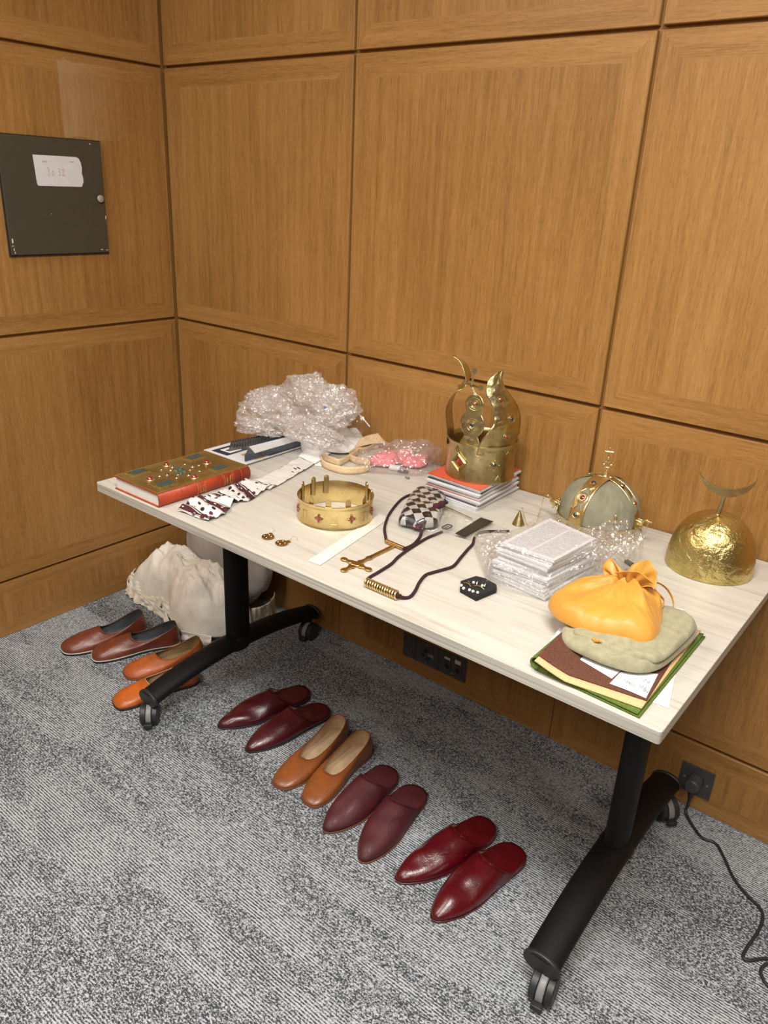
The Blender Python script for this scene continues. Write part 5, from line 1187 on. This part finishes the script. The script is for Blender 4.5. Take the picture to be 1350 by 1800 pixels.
# ------------------------------------------------------------------ helmet with crescent
hc = Vector((2.026, -.130, .741)); RH = .0905
hm = empty('crescent_helmet', hc, 'hammered brass dome helmet topped with a crescent, on the right end of the table', 'helmet')
def hfn(u, v):
    az = 2*PI*u; el = PI/2*v
    r = RH*(math.cos(el)**.9 if v < 1 else 0)*(1+.012*math.sin(2*az+1)); z = .004+.126*math.sin(el)**.84 if v > 0 else .0
    r *= 1+.010*noise.noise(Vector((math.cos(az)*2, math.sin(az)*2, el*2)))+.004*ridge(Vector((math.cos(az), math.sin(az), el)), 5, 2)
    return (hc.x+r*math.cos(az), hc.y+r*math.sin(az), hc.z+z)
m = MB(); m.grid(120, 50, hfn, closeu=True); dm = m.build('dome', G_HELM, hm, angle=None)
def hpt(az, v, off=.0006):
    p = Vector(hfn(az/(2*PI) % 1, v)); n = (p-hc-V(0, 0, .03)).normalized(); return p+n*off
CH = math.atan2(CAM.y-hc.y, CAM.x-hc.x)
m = MB(); m.tube([hpt(CH-R(60)+R(60)*t, .35+.6*t**.8, .0003) for t in [i/14 for i in range(15)]], .0007, n=5); m.build('seam', G_DARK, dm)
m = MB(); m.tube([hpt(CH+R(6)*math.sin(3*t), .02+.9*t, .0002) for t in [i/14 for i in range(15)]], .0005, n=5); m.build('seam', G_DARK, dm)
htop = hc+V(-.002, -.010, .1275)
m = MB(); m.tube([htop-V(0, 0, .003), htop+V(.003, 0, .026), htop+V(.006, 0, .056)], [.0052, .0046, .0044], n=16); m.lathe([(.0075, -.002), (.0065, .002), (.005, .004)], htop-V(0, 0, .002), n=20); m.build('stem', G_TALL, hm)
hx = Vector((-math.sin(CH), math.cos(CH), 0)); hx = (hx+Vector((math.cos(CH), math.sin(CH), 0))*.25).normalized(); hn = Vector((hx.y, -hx.x, 0)); mc = htop+V(.002, 0, .101)
Ro, Ri, off = .059, .062, .017
def crs(t, inner):
    a0, a1 = R(188), R(352); a = a0+(a1-a0)*t
    return (Ro*math.cos(a), Ro*math.sin(a)*.97) if not inner else (Ro*math.cos(a)*1.0, Ro*math.sin(a)*.97+.0185*math.sin(PI*t)**.9)
o_ = [crs(i/40, False) for i in range(41)]; n_ = [crs(i/40, True) for i in range(39, 0, -1)]
rotc = R(9); pts = [(x*math.cos(rotc)-y*math.sin(rotc), x*math.sin(rotc)+y*math.cos(rotc)) for x, y in o_+n_]
m = MB(); m.slab([mc+hx*x+V(0, 0, y) for x, y in pts], hn*.005); m.build('crescent', G_TALL, hm, smooth=False, bevel=.0012)

# ------------------------------------------------------------------ wrapped leaflets
def print_mat():
    m, nt, bs = mat('printed_leaflet'); v = coords(nt, 'UV')
    mp = nt.nodes.new('ShaderNodeMapping'); mp.inputs['Scale'].default_value = (170, 46, 1); nt.links.new(v, mp.inputs[0])
    sep = nt.nodes.new('ShaderNodeSeparateXYZ'); nt.links.new(v, sep.inputs[0])
    line = mth(nt, 'GREATER_THAN', mth(nt, 'SINE', mth(nt, 'MULTIPLY', sep.outputs[1], 220)), 0.0)
    n = mth(nt, 'GREATER_THAN', noi(nt, mp.outputs[0], 1, 1), .47)
    ex = mth(nt, 'MULTIPLY', mth(nt, 'MULTIPLY', mth(nt, 'GREATER_THAN', sep.outputs[0], .06), mth(nt, 'LESS_THAN', sep.outputs[0], .94)), mth(nt, 'MULTIPLY', mth(nt, 'GREATER_THAN', sep.outputs[1], .05), mth(nt, 'LESS_THAN', sep.outputs[1], .93)))
    gap = mth(nt, 'SUBTRACT', 1.0, mth(nt, 'MULTIPLY', mth(nt, 'GREATER_THAN', sep.outputs[0], .48), mth(nt, 'LESS_THAN', sep.outputs[0], .52)))
    f = mth(nt, 'MULTIPLY', mth(nt, 'MULTIPLY', line, n), mth(nt, 'MULTIPLY', ex, gap))
    nt.links.new(mixc(nt, f, (.68, .68, .70), (.20, .20, .23)), bs.inputs['Base Color']); bs.inputs['Roughness'].default_value = .6; return m
PRINT = print_mat()
lf = empty('wrapped_leaflets', (1.75, -.38, .741), 'stack of small printed white leaflets wrapped in crinkled bubble wrap beside the domed crown', 'leaflets')
q0 = [onz(878, 950, .825), onz(970, 982, .825), onz(1046, 944, .825), onz(966, 908, .825)]
z = .7415; rnd = random.Random(5)
for i in range(12):
    th = .0068; dx, dy, ro = rnd.uniform(-.004, .004), rnd.uniform(-.004, .004), R(rnd.uniform(-3, 3)); c = centroid(q0)
    M_ = Matrix.Rotation(ro, 3, 'Z'); qq = [M_@(Vector((p.x, p.y, 0))-c)*(1.08 if i < 6 else 1)+c+V(dx, dy, z) for p in q0]
    m = MB(); m.slab(qq, (0, 0, th-.0012)); lo = m.build('leaflet', PRINT, lf, smooth=False); z += th
def wrap_surface(m, ol, z0, H, amp, k, seed, e1=.45, nu=170, nv=70, e2=.8):
    pillow(m, ol, z0, H, lambda x, y, r: amp*.7*ridge(Vector((x, y, seed)), k, 2)+amp*crease((x, y, seed), k*2.2), nu=nu, nv=nv, e1=e1, e2=e2); return m
qc_ = centroid(q0); ol = [(Vector((p.x, p.y, 0))-qc_)*1.22+qc_ for p in q0]; ol = [ol[0], ol[0].lerp(ol[1], .5)*1, ol[1], ol[1].lerp(ol[2], .5), ol[2], ol[2].lerp(ol[3], .5), ol[3], ol[3].lerp(ol[0], .5)]
m = MB(); wrap_surface(m, ol, .7412, .086, .006, 16, 1.5, e1=.16, e2=.30); m.build('bubble_wrap', BUBBLE2, lf, angle=None)
ol = [onw(852, 1010), onw(875, 1035), onw(925, 1050), onw(966, 1058), onw(990, 1035), onw(960, 1010), onw(900, 990), onw(864, 985)]
m = MB(); wrap_surface(m, ol, .7411, .034, .016, 16, 3.5); m.build('bubble_wrap_fold', BUBBLE2, lf, angle=None)
ol = [onw(833, 962), onw(840, 985), onw(850, 1012), onw(856, 1030), onw(876, 1005), onw(905, 985), onw(900, 960), onw(880, 945), onw(855, 950)]
m = MB(); wrap_surface(m, ol, .7411, .020, .018, 16, 5.5, e1=.8); m.build('bubble_wrap_fold', BUBBLE2, lf, angle=None)
ol = [onw(985, 1025), onw(1040, 1030), onw(1095, 1018), onw(1126, 992), onw(1105, 972), onw(1060, 965), onw(1020, 975)]
m = MB(); wrap_surface(m, ol, .7411, .058, .026, 13, 7.5, e1=.6); m.build('bubble_wrap_fold', BUBBLE2, lf, angle=None)
m = MB(); wrap_surface(m, [p*.8+centroid(ol)*.2 for p in ol], .7415, .040, .026, 15, 9.5, e1=.7); m.build('bubble_wrap_fold', BUBBLE2, lf, angle=None)
m = MB(); m.box(onz(1106, 990, .765), (.022, .010, .008), R(-30)); m.build('black_clip', BLACKP, lf, bevel=.001)
for kk in range(4):
    q = [onz(862+2*kk, 1012, .742), onz(958-2*kk, 1056-kk, .742), onz(1015, 1014, .742), onz(912+kk, 978, .742)]
    m = MB(); m.slab([Vector((p.x, p.y, .7415+.0066*kk)) for p in q], (0, 0, .0054)); m.build('leaflet', PRINT, lf, smooth=False)

# ------------------------------------------------------------------ felt sheets, paper, linen, pouch
def sheet(name, label, quad, h, th, mt, wave, cat='felt', root=None, n=(50, 20)):
    a, b, c, d = [Vector((p.x, p.y, 0)) for p in quad]     # front-left, front-right, back-right, back-left
    m = MB(); m.grid(n[0], n[1], lambda u, v: (lambda p: (p.x, p.y, h+wave(u, v)))(a.lerp(b, u).lerp(d.lerp(c, u), v)), uvs=(1, 1))
    ce_ = centroid([a, b, c, d]); o = m.build(name, mt, root, solid=th, angle=60, offset=1, loc=(ce_.x, ce_.y, .7405), fixn=False)
    if label: tag(o, label, cat)
    return o
sheet('paper_sheet', 'white paper sheet sticking out from under the right side of the felt', [onz(1096, 1216, .741), onz(1176, 1245, .741), onz(1206, 1090, .741), onz(1150, 1068, .741)], .7406, .0005, PAPERW, lambda u, v: 0, 'paper')
bl = lambda u: math.exp(-((u-.03)/.10)**2)
gq = [onz(939, 1176, .742), onz(1124, 1262, .742), onz(1240, 1120, .742), onz(1052, 1076, .742)]
go = empty('green_felt', (2.03, -.6, .741), 'green felt sheet folded over at its left edge, bottom of the felt pile', 'felt')
ga, gb, gc, gd = [Vector((p.x, p.y, 0)) for p in gq]
m = MB(); m.grid(50, 16, lambda u, v: (lambda p: (p.x, p.y, .7412))(ga.lerp(gb, u).lerp(gd.lerp(gc, u), v))); m.build('lower_layer', FELT_G, go, solid=.0024, angle=60, offset=1, fixn=False)
def gup(u, v):
    if u < .12:
        t = u/.12; an = PI*(1-t); x = -.012+.018*0
        p = ga.lerp(gd, v); dr = (gb-ga).normalized(); r = .0115
        an = -PI/2-PI*t; return p+dr*(.006+r*math.cos(an)*1.3)+V(0, 0, .7545+r*math.sin(an))
    t = (u-.12)/.88; p = ga.lerp(gd, v)+((gb-ga).lerp(gc-gd, v))*(.01+.97*t); return Vector((p.x, p.y, .7660-.0188*min(1, (t*3.2))**1.2 if t < .3125 else .7472))
m = MB(); m.grid(80, 16, gup); m.build('folded_layer', FELT_G, go, solid=.0024, angle=60, offset=0, fixn=False)
wv = lambda u, v: .0188*max(0, 1-u*3.2)**1.2
sheet('beige_felt', 'beige felt sheet between the brown and green ones', [onz(939, 1161, .769), onz(1128, 1244, .752), onz(1232, 1108, .752), onz(1050, 1070, .757)], .7492, .0022, FELT_B, lambda u, v: .0188*max(0, 1-u*3.2)**1.2)
sheet('brown_felt', 'dark brown felt sheet, uppermost of the felt pile under the linen', [onz(945, 1151, .772), onz(1138, 1229, .756), onz(1222, 1096, .756), onz(1046, 1064, .760)], .7520, .0022, FELT_BR, lambda u, v: .0188*max(0, 1-u*3.2)**1.2)
no = sheet('handwritten_note', 'small white paper with pencil writing lying on the brown felt', [onz(1072, 1199, .758), onz(1136, 1225, .758), onz(1158, 1182, .758), onz(1092, 1178, .758)], .7549, .0005, PAPER, lambda u, v: .001*math.sin(3*u), 'note')
no['_o'] = list(no.location)
for i, (x0, y0, s_) in enumerate(((1098, 1196, 1.0), (1106, 1201, .9), (1128, 1193, 1.2), (1124, 1205, 1.0), (1130, 1212, .8))):
    pts = [onz(x0+s_*(3*k), y0+s_*(1.2*k+(3 if k % 2 else -2)), .7564) for k in range(5)]; stroke(pts, .00035, 'pencil_mark', INK, no)
sheet('paper_sheet', 'white paper sheet poking out behind the yellow pouch', [onz(1150, 1100, .757), onz(1190, 1098, .757), onz(1202, 1070, .757), onz(1158, 1062, .757)], .7556, .0005, PAPERW, lambda u, v: .002*u, 'paper')
wpz = sheet('paper_sheet', 'white paper edge showing between the linen and the brown felt', [onz(966, 1124, .758), onz(1076, 1190, .758), onz(1110, 1160, .758), onz(985, 1100, .758)], .7545, .0005, PAPER, lambda u, v: 0, 'paper')

ln = empty('olive_linen', (2.05, -.57, .757), 'folded pale olive linen cloth under the yellow pouch', 'cloth')
ol = [onz(986, 1112, .770), onz(996, 1138, .762), onz(1030, 1158, .760), onz(1075, 1176, .760), onz(1120, 1186, .760), onz(1158, 1178, .762), onz(1192, 1150, .765), onz(1226, 1112, .768), onz(1210, 1088, .770), onz(1160, 1068, .770), onz(1080, 1062, .770), onz(1010, 1078, .770)]
def lin_f(x, y, r):
    return .009*ridge(Vector((x, y, 2)), 12, 3)+.007*crease((x+.3*y, y, 2), 13)+.002*noise.noise(Vector((x*60, y*60, 1)))
m = MB(); pillow(m, ol, .7565, .020, lin_f, nu=150, nv=50, e1=.52, under=.4); m.build('lower_fold', OLIVE, ln, angle=None)
ol2 = [onz(1010, 1098, .79), onz(1040, 1125, .785), onz(1090, 1148, .782), onz(1130, 1160, .780), onz(1158, 1168, .775), onz(1190, 1145, .775), onz(1222, 1108, .776), onz(1205, 1088, .778), onz(1150, 1070, .78), onz(1080, 1068, .78)]
m = MB(); pillow(m, ol2, .774, .014, lambda x, y, r: .005*ridge(Vector((x, y, 7)), 13, 3)+.008*crease((x, y+.5*x, 4), 10), nu=120, nv=40, e1=.50, under=.45); m.build('upper_fold', OLIVE, ln, angle=None)

pc = empty('drawstring_pouch', (1.96, -.52, .785), 'mustard yellow satin drawstring pouch on top of the folded linen', 'pouch')
ZP0 = .779
op = [onz(967, 1050, .795), onz(968, 1072, .788), onz(985, 1092, .784), onz(1030, 1112, .784), (onz(1080, 1124, .786)), onz(1130, 1132, .788), onz(1155, 1122, .79), onz(1166, 1090, .795), onz(1160, 1055, .805), onz(1130, 1032, .82), onz(1085, 1022, .82), onz(1045, 1018, .815), onz(1000, 1028, .805)]
nk = onz(1102, 1026, .828)
def pouch_f(x, y, r):
    d = Vector((x-nk.x, y-nk.y, 0)); L_ = d.length; an = math.atan2(d.y, d.x)
    f = .0065*math.exp(-L_/.055)*math.sin(an*15)+.0075*math.exp(-L_/.14)*math.sin(an*7+1)+.004*ridge(Vector((math.cos(an)*2, math.sin(an)*2, L_*6)), 2.2, 2)
    f += .010*noise.noise(Vector((x*15, y*15, 1)))+.012*crease((x+.4*y, y-.3*x, 2), 9)+.018*math.exp(-(L_/.06)**2)
    return f
m = MB(); pillow(m, op, ZP0, .044, pouch_f, nu=180, nv=70, e1=.70, e2=.95, under=.12, cen=(1.965, -.535)); body = m.build('bag_body', SATIN, pc, angle=None)
m = MB(); sp = smooth_path([Vector((p.x, p.y, ZP0+.052*.12)) for p in op], 8, closed=True)
m.tube(sp[3*8:8*8], .0013, n=6); m.build('seam_piping', SATIN, body)
def ruffle(tips, basec, name, amp, nfold, seed, wbase=.018):
    tp2 = smooth_path(tips, 10); n = len(tp2)-1
    bx = (tips[-1]-tips[0]); bx.z = 0; bx.normalize()
    def fn(u, v):
        i = u*n; a = min(int(i), n-1); e = tp2[a].lerp(tp2[a+1], i-a)
        b = basec+bx*wbase*(2*u-1); q = b.lerp(e, v)
        nn = Vector((-bx.y, bx.x, 0)); q = q+nn*amp*math.sin(u*nfold*2*PI+seed)*math.sin(PI*min(1, v*.8+.15))
        q = q+V(0, 0, .006*math.sin(PI*v)); return q
    m = MB(); m.grid(60, 18, fn); return m.build(name, SATIN, pc, solid=.0014, angle=None)
Y0 = nk.y
def onp(x, y, dy): return ony(x, y, Y0+dy)
ruffle([onp(1062, 1012, .0), onp(1060, 996, .008), onp(1072, 982, .012), onp(1084, 992, .006), onp(1096, 1006, .0)], nk+V(-.010, 0, -.004), 'ruffle', .005, 2.2, .5, .012)
ruffle([onp(1098, 1014, .0), onp(1110, 994, .012), onp(1128, 986, .014), onp(1142, 986, .008), onp(1152, 1000, .0), (onp(1154, 1018, -.008)), onp(1154, 1034, -.016)], nk+V(.010, -.002, -.002), 'ruffle', .0045, 2.6, 1.2, .014)
ruffle([onp(1080, 1006, -.02), onp(1100, 1004, -.022), onp(1125, 1006, -.022), onp(1150, 1026, -.02)], nk+V(.004, -.006, -.004), 'ruffle', .003, 3, 2.2, .014)
m = MB(); m.torus(nk+V(0, -.002, .0), .017, .0022, Matrix.Rotation(R(20), 3, 'X')); m.build('gathered_neck', SATIN, pc)
def flatcord(pts, name):
    sp = smooth_path(pts, 8); m = MB(); m.tube(sp, .0026, n=8, sx=1, sy=.45, up=(0, 1, .4)); return m.build(name, SATIN, pc)
flatcord([onz(1138, 1025, .83), onz(1155, 1024, .835), onz(1172, 1035, .82), onz(1183, 1055, .80), onz(1182, 1075, .79), onz(1172, 1087, .786), onz(1160, 1090, .79)], 'drawstring')
flatcord([onz(1150, 1036, .82), onz(1160, 1046, .815), onz(1167, 1056, .805), onz(1162, 1068, .80), onz(1155, 1066, .802)], 'drawstring')
m = MB(); c = onz(1050, 1126, .79); m.tube(smooth_path([c+V(-.010, .004, 0), c+V(-.004, -.001, -.002), c, c+V(.006, .003, -.001)], 4), .0022, n=8); m.ball(c, .0036); m.build('knotted_end', SATIN, pc)

# helper origins are not part of the scene description
for o in bpy.data.objects:
    if '_o' in o: del o['_o']
